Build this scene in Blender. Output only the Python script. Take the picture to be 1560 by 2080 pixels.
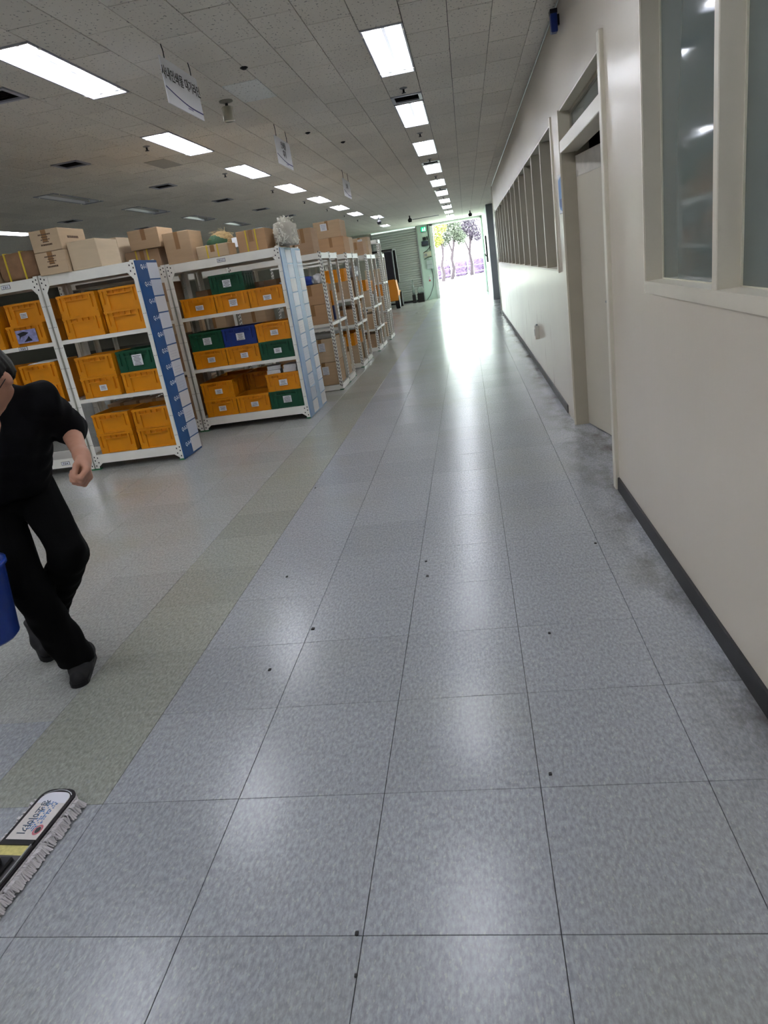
import bpy, math, random
import numpy as np
from mathutils import Matrix, Vector
random.seed(7); np.random.seed(7)
for o in list(bpy.data.objects): bpy.data.objects.remove(o)
SC = bpy.context.scene
COL = SC.collection

# ------------------------------------------------------------------ camera
CAM_F = 1383.12            # focal length in pixels of the 1560x2080 frame
CAM_C = np.array([1.29318, -1.12184, 1.42926])
CAM_R = np.array([[0.9825746, 0.1115015, -0.1487096],      # right
                  [-0.1015507, -0.3480621, -0.9319550],    # down
                  [-0.1556745, 0.9308169, -0.3306739]])    # forward
cd = bpy.data.cameras.new('camera'); cam = bpy.data.objects.new('camera', cd); COL.objects.link(cam)
cd.sensor_fit = 'VERTICAL'; cd.sensor_height = 36.0; cd.sensor_width = 27.0
cd.lens = CAM_F / 2080 * 36.0; cd.clip_start = 0.05; cd.clip_end = 300
m = Matrix.Identity(4)
for i in range(3):
    m[i][0] = CAM_R[0][i]; m[i][1] = -CAM_R[1][i]; m[i][2] = -CAM_R[2][i]; m[i][3] = CAM_C[i]
cam.matrix_world = m
SC.camera = cam

# ------------------------------------------------------------------ world, sun, exposure
TUBE = 11.0                # emission of a fluorescent tube
wd = bpy.data.worlds.new('world'); SC.world = wd; wd.use_nodes = True
bg = wd.node_tree.nodes['Background']; bg.inputs[0].default_value = (0.86, 1.0, 0.95, 1); bg.inputs[1].default_value = 5.5
sd = bpy.data.lights.new('sun', 'SUN'); sun = bpy.data.objects.new('sun', sd); COL.objects.link(sun)
sd.energy = 3.0; sd.angle = math.radians(1.0); sd.color = (1, .96, .9)
sun.rotation_euler = (math.radians(38), 0, math.radians(-28))
sun.location = (0, 40, 12)
SC.view_settings.view_transform = 'Standard'; SC.view_settings.look = 'None'
SC.view_settings.gamma = 1.0; SC.view_settings.use_curve_mapping = False
SC.view_settings.exposure = 1.36

# ------------------------------------------------------------------ helpers
def S(r, g, b):
    def c(v):
        v /= 255.0
        return v / 12.92 if v <= .04045 else ((v + .055) / 1.055) ** 2.4
    return (c(r), c(g), c(b), 1.0)

MATS = {}
def mat(name, col, rough=.6, metal=0., spec=.5, emit=None, strength=0., coat=0., alpha=1., trans=0., noise=None, bump=None, ior=1.45):
    """noise=(scale xyz, amount): value variation; bump=(scale, strength)"""
    if name in MATS: return MATS[name]
    M = bpy.data.materials.new(name); M.use_nodes = True; nt = M.node_tree; b = nt.nodes['Principled BSDF']
    b.inputs['Base Color'].default_value = col; b.inputs['Roughness'].default_value = rough
    b.inputs['Metallic'].default_value = metal; b.inputs['Specular IOR Level'].default_value = spec
    b.inputs['Coat Weight'].default_value = coat; b.inputs['Alpha'].default_value = alpha
    b.inputs['Transmission Weight'].default_value = trans; b.inputs['IOR'].default_value = ior
    if emit: b.inputs['Emission Color'].default_value = emit; b.inputs['Emission Strength'].default_value = strength
    if noise or bump:
        g = nt.nodes.new('ShaderNodeNewGeometry')
    if noise:
        sc, amt = noise
        mp = nt.nodes.new('ShaderNodeMapping'); mp.inputs['Scale'].default_value = sc if isinstance(sc, tuple) else (sc,) * 3
        n = nt.nodes.new('ShaderNodeTexNoise'); n.inputs['Scale'].default_value = 1; n.inputs['Detail'].default_value = 4
        r = nt.nodes.new('ShaderNodeMapRange'); r.inputs[1].default_value = .25; r.inputs[2].default_value = .75
        r.inputs[3].default_value = 1 - amt; r.inputs[4].default_value = 1 + amt
        x = nt.nodes.new('ShaderNodeMix'); x.data_type = 'RGBA'; x.blend_type = 'MULTIPLY'; x.inputs[0].default_value = 1
        nt.links.new(g.outputs['Position'], mp.inputs[0]); nt.links.new(mp.outputs[0], n.inputs['Vector'])
        nt.links.new(n.outputs[0], r.inputs[0]); x.inputs[6].default_value = col
        nt.links.new(r.outputs[0], x.inputs[7]); nt.links.new(x.outputs[2], b.inputs['Base Color'])
    if bump:
        sc, st = bump
        n = nt.nodes.new('ShaderNodeTexNoise'); n.inputs['Scale'].default_value = sc; n.inputs['Detail'].default_value = 3
        bp = nt.nodes.new('ShaderNodeBump'); bp.inputs['Strength'].default_value = st; bp.inputs['Distance'].default_value = .01
        nt.links.new(g.outputs['Position'], n.inputs['Vector']); nt.links.new(n.outputs[0], bp.inputs['Height'])
        nt.links.new(bp.outputs[0], b.inputs['Normal'])
    MATS[name] = M
    return M

class NT:
    """small node-graph helper"""
    def __init__(s, name):
        s.M = bpy.data.materials.new(name); s.M.use_nodes = True; s.t = s.M.node_tree; s.b = s.t.nodes['Principled BSDF']; MATS[name] = s.M
    def n(s, kind, **kw):
        x = s.t.nodes.new('ShaderNode' + kind)
        for k, v in kw.items(): setattr(x, k, v)
        return x
    def l(s, a, b): s.t.links.new(a, b)
    def noise(s, vec, scale, detail=3, rough=.5):
        mp = s.n('Mapping'); mp.inputs['Scale'].default_value = scale
        t = s.n('TexNoise'); t.inputs['Scale'].default_value = 1; t.inputs['Detail'].default_value = detail; t.inputs['Roughness'].default_value = rough
        s.l(vec, mp.inputs[0]); s.l(mp.outputs[0], t.inputs['Vector']); return t.outputs[0]
    def rng(s, v, a, b, c, d, smooth=False):
        r = s.n('MapRange'); r.clamp = True
        if smooth: r.interpolation_type = 'SMOOTHSTEP'
        for i, q in enumerate((a, b, c, d)): r.inputs[i + 1].default_value = q
        s.l(v, r.inputs[0]); return r.outputs[0]
    def mix(s, f, a, b, mode='MIX'):
        x = s.n('Mix', data_type='RGBA', blend_type=mode)
        for sock, v in ((x.inputs[0], f), (x.inputs[6], a), (x.inputs[7], b)):
            if hasattr(v, 'links'): s.l(v, sock)
            else: sock.default_value = v
        return x.outputs[2]
    def math(s, op, a, b):
        x = s.n('Math', operation=op)
        for sock, v in ((x.inputs[0], a), (x.inputs[1], b)):
            if hasattr(v, 'links'): s.l(v, sock)
            else: sock.default_value = v
        return x.outputs[0]

class MB:
    def __init__(s): s.v = []; s.f = []
    def add(s, vs, fs):
        o = len(s.v); s.v += [tuple(p) for p in vs]; s.f += [tuple(i + o for i in f) for f in fs]; return s
    def box(s, x0, x1, y0, y1, z0, z1):
        return s.add([(x0, y0, z0), (x1, y0, z0), (x1, y1, z0), (x0, y1, z0), (x0, y0, z1), (x1, y0, z1), (x1, y1, z1), (x0, y1, z1)],
                     [(0, 3, 2, 1), (4, 5, 6, 7), (0, 1, 5, 4), (1, 2, 6, 5), (2, 3, 7, 6), (3, 0, 4, 7)])
    def bbox(s, x0, x1, y0, y1, z0, z1, b):
        """box with chamfered edges"""
        b = min(b, (x1 - x0) / 2.01, (y1 - y0) / 2.01, (z1 - z0) / 2.01)
        c = ((x0 + x1) / 2, (y0 + y1) / 2, (z0 + z1) / 2); h = ((x1 - x0) / 2, (y1 - y0) / 2, (z1 - z0) / 2)
        vs = []; idx = {}
        for sx in (-1, 1):
            for sy in (-1, 1):
                for sz in (-1, 1):
                    for k in range(3):
                        q = [h[0] - b, h[1] - b, h[2] - b]; q[k] += b
                        idx[(sx, sy, sz, k)] = len(vs); vs.append((c[0] + sx * q[0], c[1] + sy * q[1], c[2] + sz * q[2]))
        fs = []
        for k in range(3):
            a, d = (k + 1) % 3, (k + 2) % 3
            for sg in (-1, 1):
                def I(u, w):
                    t = [0, 0, 0]; t[k] = sg; t[a] = u; t[d] = w; return idx[(t[0], t[1], t[2], k)]
                q = [I(-1, -1), I(1, -1), I(1, 1), I(-1, 1)]
                fs.append(q if sg > 0 else q[::-1])
        for k in range(3):
            a, d = (k + 1) % 3, (k + 2) % 3
            for u in (-1, 1):
                for w in (-1, 1):
                    def I(e, kk):
                        t = [0, 0, 0]; t[k] = e; t[a] = u; t[d] = w; return idx[(t[0], t[1], t[2], kk)]
                    q = [I(-1, a), I(1, a), I(1, d), I(-1, d)]
                    fs.append(q if u * w < 0 else q[::-1])
        for key in [(a, b_, c_) for a in (-1, 1) for b_ in (-1, 1) for c_ in (-1, 1)]:
            q = [idx[key + (0,)], idx[key + (1,)], idx[key + (2,)]]
            fs.append(q if key[0] * key[1] * key[2] > 0 else q[::-1])
        return s.add(vs, fs)
    def prism(s, poly, a0, a1, axis=1):
        """polygon (u,w) extruded along axis; u,w are the two other axes in order"""
        n = len(poly); vs = []
        for a in (a0, a1):
            for u, w in poly:
                p = [u, w]; p.insert(axis, a); vs.append(p)
        fs = [tuple(range(n))[::-1], tuple(range(n, 2 * n))] + [(i, (i + 1) % n, n + (i + 1) % n, n + i) for i in range(n)]
        return s.add(vs, fs)
    def tube(s, path, r, n=8, cap=True):
        P = [Vector(p) for p in path]; R = r if isinstance(r, (list, tuple)) else [r] * len(P); vs = []; fs = []
        for i, p in enumerate(P):
            d = (P[min(i + 1, len(P) - 1)] - P[max(i - 1, 0)]).normalized()
            a = d.orthogonal().normalized() if i == 0 else (a - d * a.dot(d)).normalized()
            b = d.cross(a)
            vs += [tuple(p + (a * math.cos(2 * math.pi * k / n) + b * math.sin(2 * math.pi * k / n)) * R[i]) for k in range(n)]
        for i in range(len(P) - 1):
            fs += [(i * n + k, i * n + (k + 1) % n, (i + 1) * n + (k + 1) % n, (i + 1) * n + k) for k in range(n)]
        if cap: fs += [tuple(range(n))[::-1], tuple(range((len(P) - 1) * n, len(P) * n))]
        return s.add(vs, fs)
    def lathe(s, prof, c=(0, 0, 0), n=20):
        vs = []; fs = []
        for r, z in prof: vs += [(c[0] + r * math.cos(2 * math.pi * k / n), c[1] + r * math.sin(2 * math.pi * k / n), c[2] + z) for k in range(n)]
        for i in range(len(prof) - 1):
            fs += [(i * n + k, i * n + (k + 1) % n, (i + 1) * n + (k + 1) % n, (i + 1) * n + k) for k in range(n)]
        fs += [tuple(range(n))[::-1], tuple(range((len(prof) - 1) * n, len(prof) * n))]
        return s.add(vs, fs)
    def mesh(s, name, M, smooth=False):
        me = bpy.data.meshes.new(name); me.from_pydata(s.v, [], s.f)
        if M: me.materials.append(M)
        if smooth: me.polygons.foreach_set('use_smooth', [True] * len(me.polygons))
        me.update(); return me
    def build(s, name, M, parent=None, loc=(0, 0, 0), smooth=False, kind=None):
        return link(name, s.mesh(name, M, smooth), parent, loc, kind)

def link(name, data, parent=None, loc=(0, 0, 0), kind=None, rz=0.):
    o = bpy.data.objects.new(name, data); COL.objects.link(o); o.location = loc; o.rotation_euler = (0, 0, rz)
    if parent: o.parent = parent
    if kind: o['kind'] = kind
    return o
def tag(o, label, cat, group=None):
    o['label'] = label; o['category'] = cat
    if group: o['group'] = group
    return o
def thing(name, label, cat, loc=(0, 0, 0), group=None, rz=0.):
    return tag(link(name, None, None, loc, None, rz), label, cat, group)
def struct(name, mb, M, parent=None, loc=(0, 0, 0)):
    return mb.build(name, M, parent, loc, kind=None if parent else 'structure')
def box1(*a): return MB().box(*a)

def text_mesh(txt, size, M, bold=0.0, depth=.0004, align='LEFT'):
    cu = bpy.data.curves.new('lettering', 'FONT'); cu.body = txt; cu.size = size; cu.extrude = depth; cu.offset = bold
    cu.resolution_u = 2; cu.align_x = align
    o = bpy.data.objects.new('lettering', cu); COL.objects.link(o)
    dg = bpy.context.evaluated_depsgraph_get()
    me = bpy.data.meshes.new_from_object(o.evaluated_get(dg)); bpy.data.objects.remove(o)
    me.materials.clear(); me.materials.append(M); me.name = 'lettering'
    return me
FACE_X = (math.pi / 2, 0, math.pi / 2)     # text facing +x, reading along +y
FACE_Y = (math.pi / 2, 0, 0)               # text facing -y, reading along +x

def project(p):
    c = CAM_R @ (np.asarray(p, float) - CAM_C)
    return 780 + CAM_F * c[0] / c[2], 1040 + CAM_F * c[1] / c[2], c[2]
def screen_area(x0, x1, y0, y1, z):
    q = [project((x, y, z)) for x, y in ((x0, y0), (x1, y0), (x1, y1), (x0, y1))]
    if min(a[2] for a in q) < .1: return 0
    cl = [(min(max(a[0], 0), 1560), min(max(a[1], 0), 2080)) for a in q]
    return abs(sum(cl[i][0] * cl[(i + 1) % 4][1] - cl[(i + 1) % 4][0] * cl[i][1] for i in range(4))) / 2

# ------------------------------------------------------------------ materials
white_paint = mat('white enamel', S(244, 243, 234), .38, noise=(9, .03))
wall_cream = None
def wall_material():
    g = NT('cream wall paint'); pos = g.n('NewGeometry').outputs['Position']
    n1 = g.noise(pos, (.7, .7, .5), 3); c = g.mix(g.rng(n1, .3, .7, 0, 1), S(214, 205, 188), S(206, 197, 181))
    st = g.noise(pos, (7, 7, 1.3), 4); sep = g.n('SeparateXYZ'); g.l(pos, sep.inputs[0])
    far = g.rng(sep.outputs[1], 5.2, 6.2, 0, 1); low = g.rng(sep.outputs[2], 1.05, .75, 0, 1)
    k = g.math('MULTIPLY', g.math('MULTIPLY', far, low), g.rng(st, .62, .70, 0, .55))
    c = g.mix(k, c, S(120, 112, 104)); g.l(c, g.b.inputs['Base Color'])
    g.b.inputs['Specular IOR Level'].default_value = .55
    bn = g.n('Bump'); bn.inputs['Strength'].default_value = .12; bn.inputs['Distance'].default_value = .004
    g.l(g.noise(pos, (14, 14, 5), 3), bn.inputs['Height']); g.l(bn.outputs[0], g.b.inputs['Normal'])
    g.b.inputs['Roughness'].default_value = .27
    return g.M
wall_cream = wall_material()
trim_paint = mat('trim paint', S(216, 209, 192), .3, noise=(4, .04), bump=(30, .05))
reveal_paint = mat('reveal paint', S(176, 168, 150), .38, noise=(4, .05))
black_rubber = mat('black rubber', S(32, 31, 33), .45, noise=(20, .2))
grey_rubber = mat('worn grey rubber', S(92, 90, 90), .5, noise=(6, .35))
film_glass = mat('film covered glass', S(98, 110, 108), .06, spec=.6, coat=.3, bump=(2.5, .02))
dark_void = mat('dark room surfaces', S(70, 68, 64), .8)
mint = mat('mint wall paint', S(216, 238, 226), .45, noise=(3, .05))
bluegrey = mat('blue grey pillar paint', S(158, 166, 172), .5, noise=(3, .06))
shutter_grey = mat('shutter steel', S(198, 200, 196), .45, metal=.0, noise=((.4, .4, 3), .12))
black_plastic = mat('black plastic', S(24, 24, 26), .4)
dark_metal = mat('dark metal', S(48, 48, 50), .45, metal=.5)
grey_metal = mat('grey metal', S(150, 152, 152), .4, metal=.4)
paper = mat('white paper', S(228, 230, 234), .6)
ink = mat('dark print', S(38, 38, 44), .6)
navy = mat('navy print', S(62, 62, 128), .5)
yellow_strap = mat('yellow strapping', S(226, 200, 60), .35)
tape = mat('brown packing tape', S(156, 118, 78), .25)

def tile_floor_material(name, base, tint):
    g = NT(name); pos = g.n('NewGeometry').outputs['Position']; ri = g.n('ObjectInfo').outputs['Random']
    ch = g.noise(pos, (105, 46, 1), 4, .62)
    c1 = tuple(v * .80 for v in base[:3]) + (1,); c2 = tuple(min(1, v * 1.20) for v in base[:3]) + (1,)
    c = g.mix(g.rng(ch, .36, .64, 0, 1), c1, c2)
    ch2 = g.noise(pos, (130, 58, 1), 3); c = g.mix(g.rng(ch2, .60, .66, 0, .35), c, S(196, 196, 184))
    ch3 = g.noise(pos, (60, 26, 7), 3); c = g.mix(g.rng(ch3, .61, .68, 0, .30), c, S(128, 134, 142))
    big = g.noise(pos, (.9, .9, 1), 3); c = g.mix(g.rng(big, .52, .72, 0, tint), c, S(150, 150, 128), 'MIX')
    vr = g.rng(ri, 0, 1, .95, 1.05); cm = g.n('CombineXYZ')
    for i in range(3): g.l(vr, cm.inputs[i])
    c = g.mix(1.0, c, cm.outputs[0], 'MULTIPLY')
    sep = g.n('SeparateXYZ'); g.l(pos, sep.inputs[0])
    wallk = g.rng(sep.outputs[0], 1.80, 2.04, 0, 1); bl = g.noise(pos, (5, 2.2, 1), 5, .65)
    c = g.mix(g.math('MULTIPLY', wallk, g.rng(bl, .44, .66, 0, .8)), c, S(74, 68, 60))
    spk = g.noise(pos, (13, 13, 1), 6, .7); c = g.mix(g.rng(spk, .735, .755, 0, .55), c, S(84, 84, 84))
    g.l(c, g.b.inputs['Base Color'])
    ro = g.noise(pos, (1.7, 1.1, 1), 3)
    g.l(g.rng(ro, .3, .7, .215, .262), g.b.inputs['Roughness'])
    g.b.inputs['Specular IOR Level'].default_value = .5
    wv = g.noise(pos, (3.0, 9.0, 1), 3); bp = g.n('Bump'); bp.inputs['Strength'].default_value = .10; bp.inputs['Distance'].default_value = .003
    g.l(wv, bp.inputs['Height']); g.l(bp.outputs[0], g.b.inputs['Normal'])
    return g.M
floor_grey = tile_floor_material('grey vinyl tile', S(153, 156, 161), .25)
floor_green = tile_floor_material('yellowed vinyl tile', S(150, 152, 143), .45)
floor_warm = tile_floor_material('worn vinyl tile', S(157, 158, 155), .4)
joint_dark = mat('joint dirt', S(62, 60, 58), .8)

def ceiling_material(name, base):
    g = NT(name); pos = g.n('NewGeometry').outputs['Position']; ri = g.n('ObjectInfo').outputs['Random']
    c = g.mix(g.rng(g.noise(pos, (62, 42, 1), 2), .63, .68, 0, 1), base, tuple(v * .45 for v in base[:3]) + (1,))
    c = g.mix(g.rng(g.noise(pos, (.8, .8, 1), 3), .45, .75, 0, .5), c, tuple(v * .8 for v in base[:3]) + (1,))
    vr = g.rng(ri, 0, 1, .95, 1.05); cm = g.n('CombineXYZ')
    for i in range(3): g.l(vr, cm.inputs[i])
    g.l(g.mix(1.0, c, cm.outputs[0], 'MULTIPLY'), g.b.inputs['Base Color']); g.b.inputs['Roughness'].default_value = .85
    g.b.inputs['Specular IOR Level'].default_value = .3
    return g.M
ceil_mat = ceiling_material('fissured ceiling tile', S(236, 231, 220))
ceil_new = ceiling_material('newer ceiling tile', S(240, 242, 238))

# ------------------------------------------------------------------ the room shell
XW, H, YE = 2.0566, 2.904, 28.64
T = .45
floor = struct('floor', MB().box(-16.2, 5.0, -6.2, YE, -.12, -.006), joint_dark)
GAP = .0009
def tile_mesh(w, d, M): return MB().bbox(0, w, 0, d, -.006, 0, .0008).mesh('tile', M)
fm = {k: tile_mesh(T - 2 * GAP, T - 2 * GAP, M) for k, M in (('g', floor_grey), ('y', floor_green), ('w', floor_warm))}
ft = []
for ix in range(-35, 11):
    for iy in range(-13, 64):
        x0, x1 = ix * T, min((ix + 1) * T, 4.9 if iy > 36 else XW + .45); y0, y1 = iy * T, min((iy + 1) * T, YE)
        if x1 - x0 < .02 or y1 - y0 < .02: continue
        kind = 'y' if (ix == -1 and iy >= 1) else ('w' if ix < -1 and iy >= 2 else 'g')
        ft.append((screen_area(x0, x1, y0, y1, 0), x0, x1, y0, y1, kind))
ft.sort(key=lambda t: -t[0])
rest = {k: MB() for k in fm}
for i, (a, x0, x1, y0, y1, kind) in enumerate(ft):
    full = x1 - x0 > T - .001 and y1 - y0 > T - .001
    if i < 300 and a > 60:
        link('tile', fm[kind] if full else tile_mesh(x1 - x0 - 2 * GAP, y1 - y0 - 2 * GAP, fm[kind].materials[0]), floor, (x0 + GAP, y0 + GAP, 0))
    else: rest[kind].box(x0 + GAP, x1 - GAP, y0 + GAP, y1 - GAP, -.006, 0)
for k, b in rest.items():
    if b.v: b.build('tiles', fm[k].materials[0], floor, kind='stuff')

# ceiling: slab, tiles in running bond, cut around the fixtures
PX = .2875; CX0 = 1.91
ceil = struct('ceiling', MB().box(-16.2, 5.0, -6.2, YE, H + .075, H + .2), dark_void)
LIT_A = [(4.071 + 2.33 * k, 4.071 + 2.33 * k + 1.2268) for k in range(-4, 10)]
def col_of(x): return math.floor((x - CX0) / PX)
A_COL = col_of(.9); B_COL = col_of(-1.4)
fix = []      # (column, y0, y1, kind)
for k, (a, b) in enumerate(LIT_A): fix.append((A_COL, a, b, 'lit'))
for k in (1, 3, 5, 7): fix.append((A_COL, 4.071 + 2.33 * k - .345, 4.071 + 2.33 * k - .055, 'vent'))
for k in range(-4, 10):
    y = 3.321 + 2.33 * k; c = B_COL
    if k == 0: y = 3.07
    if k in (0, 7): c = B_COL + 1
    if k == 8: continue
    fix.append((c, y, y + 1.2268, 'lit'))
U_COL = col_of(-3.78)
for y in (7.5, 9.8, 12.15, 14.5, 16.9): fix.append((U_COL, y, y + 1.2268, 'unlit'))
for c in (U_COL, col_of(-6.3)):
    for y in (-5.2, -2.87, -.54, 1.79): fix.append((c, y, y + 1.2268, 'lit_rear'))
F_COL = col_of(-5.95)
for c, y in ((F_COL, 9.55), (F_COL, 14.4), (col_of(-8.2), 13.4), (col_of(-8.2), 18.2)): fix.append((c, y, y + 1.2268, 'lit'))
V_COL = col_of(-2.5)
for y in (6.04, 8.31, 10.67, 12.95, 15.2): fix.append((V_COL, y, y + .29, 'vent'))
fix.append((col_of(-1.7), 3.67, 3.96, 'vent'))
for c, y in ((col_of(-4.9), 9.9), (col_of(-4.9), 12.6), (col_of(-6.3), 17.0)): fix.append((c, y, y + .29, 'vent'))
cts = []
PY = .585
for c in range(-64, 2):
    x0 = CX0 + c * PX; x1 = x0 + PX
    if c == 1: x1 = min(x1, XW + .3)
    cuts = sorted((a, b) for cc, a, b, _ in fix if cc == c)
    off = 3.18 + (PY / 2 if (c - col_of(0)) % 2 else 0)
    y = off - PY * 17
    while y < YE:
        segs = [(max(y, -6.2), min(y + PY, YE))]
        for a, b in cuts:
            ns = []
            for s0, s1 in segs:
                if b <= s0 or a >= s1: ns.append((s0, s1)); continue
                if a > s0: ns.append((s0, a))
                if b < s1: ns.append((b, s1))
            segs = ns
        for s0, s1 in segs:
            if s1 - s0 > .01: cts.append((screen_area(x0, x1, s0, s1, H), x0, x1, s0, s1))
        y += PY
cts.sort(key=lambda t: -t[0])
cm_full = {}
rest = MB(); G2 = .0020; G3 = .0042
for i, (a, x0, x1, y0, y1) in enumerate(cts):
    if i < 300:
        new = abs(x0 + .3855) < .02 and abs(y0 - 4.63) < .35 and y1 - y0 > .5 and y0 > 4.5
        key = (round(x1 - x0, 3), round(y1 - y0, 3), new)
        if key not in cm_full: cm_full[key] = MB().bbox(0, key[0] - 2 * G2, 0, key[1] - 2 * G3, 0, .012, .0015).mesh('ceiling_tile', ceil_new if new else ceil_mat)
        link('ceiling_tile', cm_full[key], ceil, (x0 + G2, y0 + G3, H + random.uniform(-.0008, .0008)))
    else: rest.box(x0 + G2, x1 - G2, y0 + G3, y1 - G3, H, H + .012)
rest.build('ceiling_tiles', ceil_mat, ceil, kind='stuff')
# backing above the tile joints, open where the troughs are
bk = MB()
for c in range(-64, 11):
    x0 = CX0 + c * PX; x1 = x0 + PX; y = -6.2
    for a, b in sorted((a, b) for cc, a, b, _ in fix if cc == c):
        bk.box(x0, x1, y, a, H + .0125, H + .02); y = b
    bk.box(x0, x1, y, YE, H + .0125, H + .02)
bk.build('ceiling_backing', joint_dark, ceil)

# walls
W0, W1 = XW, XW + .2
NW = (-1.36, 2.13)         # near window opening
DW = (2.93, 4.57)          # door opening
RW = (5.10, 16.10)         # row window opening
ZS, ZT = 1.212, 2.312
wr = MB()
for y0, y1, z0, z1 in ((-6.2, NW[1], 0, ZS), (-6.2, NW[1], ZT, H + .05), (-6.2, NW[0], ZS, ZT), (NW[1], DW[0], 0, H + .05), (DW[0], DW[1], ZT, H + .05),
                       (DW[1], RW[0], 0, H + .05), (RW[0], RW[1], 0, ZS), (RW[0], RW[1], ZT, H + .05), (RW[1], 16.82, 0, H + .05)):
    wr.box(W0, W1, y0, y1, z0, z1)
struct('wall_right', wr, wall_cream)
wr2 = MB().box(2.46, 2.66, 16.82, 23.3, 0, H + .05).box(W1, 2.66, 16.62, 16.82, 0, H + .05)
struct('wall_right_recess', wr2, mat('pale wall paint', S(196, 196, 184), .5, noise=(3, .05)))
struct('wall_right_far', MB().box(2.09, 2.9, 23.3, YE, 0, H + .05), mint)
struct('wall_pillar', MB().box(2.085, 2.30, 22.85, 23.3, 0, H + .02).box(2.075, 2.32, 22.84, 22.9, 0, .09), bluegrey)
struct('wall_left', MB().box(-16.2, -16, -6.2, YE, 0, H + .05), mat('dim warm wall paint', S(150, 142, 132), .7))
struct('wall_rear', MB().box(-16, 2.1, -6.2, -6, 0, H + .05), wall_cream)
SH = (-2.45, -.55)
struct('wall_end_plain', MB().box(-16, SH[0], YE, YE + .25, 0, H + .2), mat('pale warm wall paint', S(206, 202, 190), .6, noise=(3, .05)))
we = MB().box(SH[0], SH[1], YE + .12, YE + .25, 0, H + .2).box(SH[1], 0.0, YE, YE + .3, 0, H + .2)
we.box(0, 2.06, YE, YE + .3, 2.875, H + .2).box(2.06, 5, YE, YE + .3, 0, H + .2)
struct('wall_end', we, mint)
# the dark room behind the right wall
struct('wall_side_room', MB().box(4.8, 5.0, -6.2, 16.9, 0, H + .05).box(W1, 5, -6.2, -6, 0, H + .05).box(2.66, 5, 16.7, 16.9, 0, H + .05), dark_void)
# door-way frame to the yard
fr = MB().box(-.01, .10, YE - .05, YE + .32, 0, 2.875).box(-.01, 2.06, YE - .05, YE + .32, 2.82, 2.88).box(2.0, 2.06, YE - .05, YE + .32, 0, 2.875)
struct('trim_1', fr, mat('white door frame', S(224, 230, 226), .4))
# baseboards
struct('baseboard_right', MB().prism([(XW, 0), (XW - .012, 0), (XW - .010, .078), (XW, .08)], -6, 2.86, 1), black_rubber)
struct('baseboard_right_far', MB().prism([(XW, 0), (XW - .010, 0), (XW - .008, .07), (XW, .072)], 5.02, 16.82, 1), grey_rubber)
struct('trim_2', MB().box(XW - .012, XW + .001, 16.70, 16.84, 0, H), trim_paint)
# thin cable along the top of the right wall
MB().tube([(XW - .010, -5, H - .012), (XW - .010, 6, H - .016), (XW - .008, 16.8, H - .012)], .006, 6).build('trim_3', grey_metal, kind='structure')

# near window
GD = .075
w1 = MB()
w1.box(XW - .004, XW + GD + .01, NW[0] + .001, NW[1] - .001, ZS - .045, ZS + .004)                                  # sill
w1.box(XW, XW + GD + .01, NW[1] - .006, NW[1], ZS, ZT).box(XW, XW + GD + .01, NW[0], NW[1], ZT - .01, ZT)
win1 = struct('window_1', w1, trim_paint)
ym = [NW[1]]
y = 1.246
while y > NW[0] + .2:
    MB().bbox(XW - .002, XW + GD + .006, y - .021, y + .021, ZS, ZT - .01, .003).build('mullion', trim_paint, win1); ym.append(y); y -= .872
ym.append(NW[0])
for a, b in zip(ym[:-1], ym[1:]):
    MB().box(XW + GD, XW + GD + .006, b, a, ZS - .01, ZT).build('pane', film_glass, win1)
    f = MB()
    hi = a - (.006 if a == NW[1] else .021); lo = b + .021
    f.box(XW + GD - .006, XW + GD, hi - .007, hi, ZS, ZT).box(XW + GD - .006, XW + GD, lo, lo + .005, ZS, ZT).box(XW + GD - .006, XW + GD, lo, hi, ZS, ZS + .008)
    f.build('glazing_bead', mat('putty bead', S(214, 210, 190), .5), win1)
struct('trim_4', MB().box(XW - .003, XW + .001, NW[1] + .0, NW[1] + .012, ZS - .04, H), trim_paint)

# row of windows beyond the door
w2 = MB().box(XW - .004, XW + GD + .03, RW[0] + .001, RW[1] - .001, ZS - .012, ZS + .004).box(XW - .003, XW + GD + .03, RW[0] + .001, RW[1] - .001, ZT - .012, ZT - .001)
win2 = struct('window_2', w2, trim_paint)
ys = [RW[0]]
for k in range(1, 13):
    y = RW[0] + .877 * k
    if y > RW[1] - .3: break
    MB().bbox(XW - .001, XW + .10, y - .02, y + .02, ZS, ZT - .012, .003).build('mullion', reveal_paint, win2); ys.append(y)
    MB().box(XW - .004, XW - .0005, y - .021, y + .021, ZS, ZT - .012).build('mullion_face', trim_paint, win2)
ys.append(RW[1])
for a, b in zip(ys[:-1], ys[1:]): MB().box(XW + .09, XW + .096, a, b, ZS - .01, ZT).build('pane', film_glass, win2)
for y in (RW[0] - .03, RW[1] + .03): MB().box(XW - .012, XW + .002, y - .03, y + .03, ZS - .02, ZT + .04).build('edge_strip', trim_paint, win2)

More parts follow.
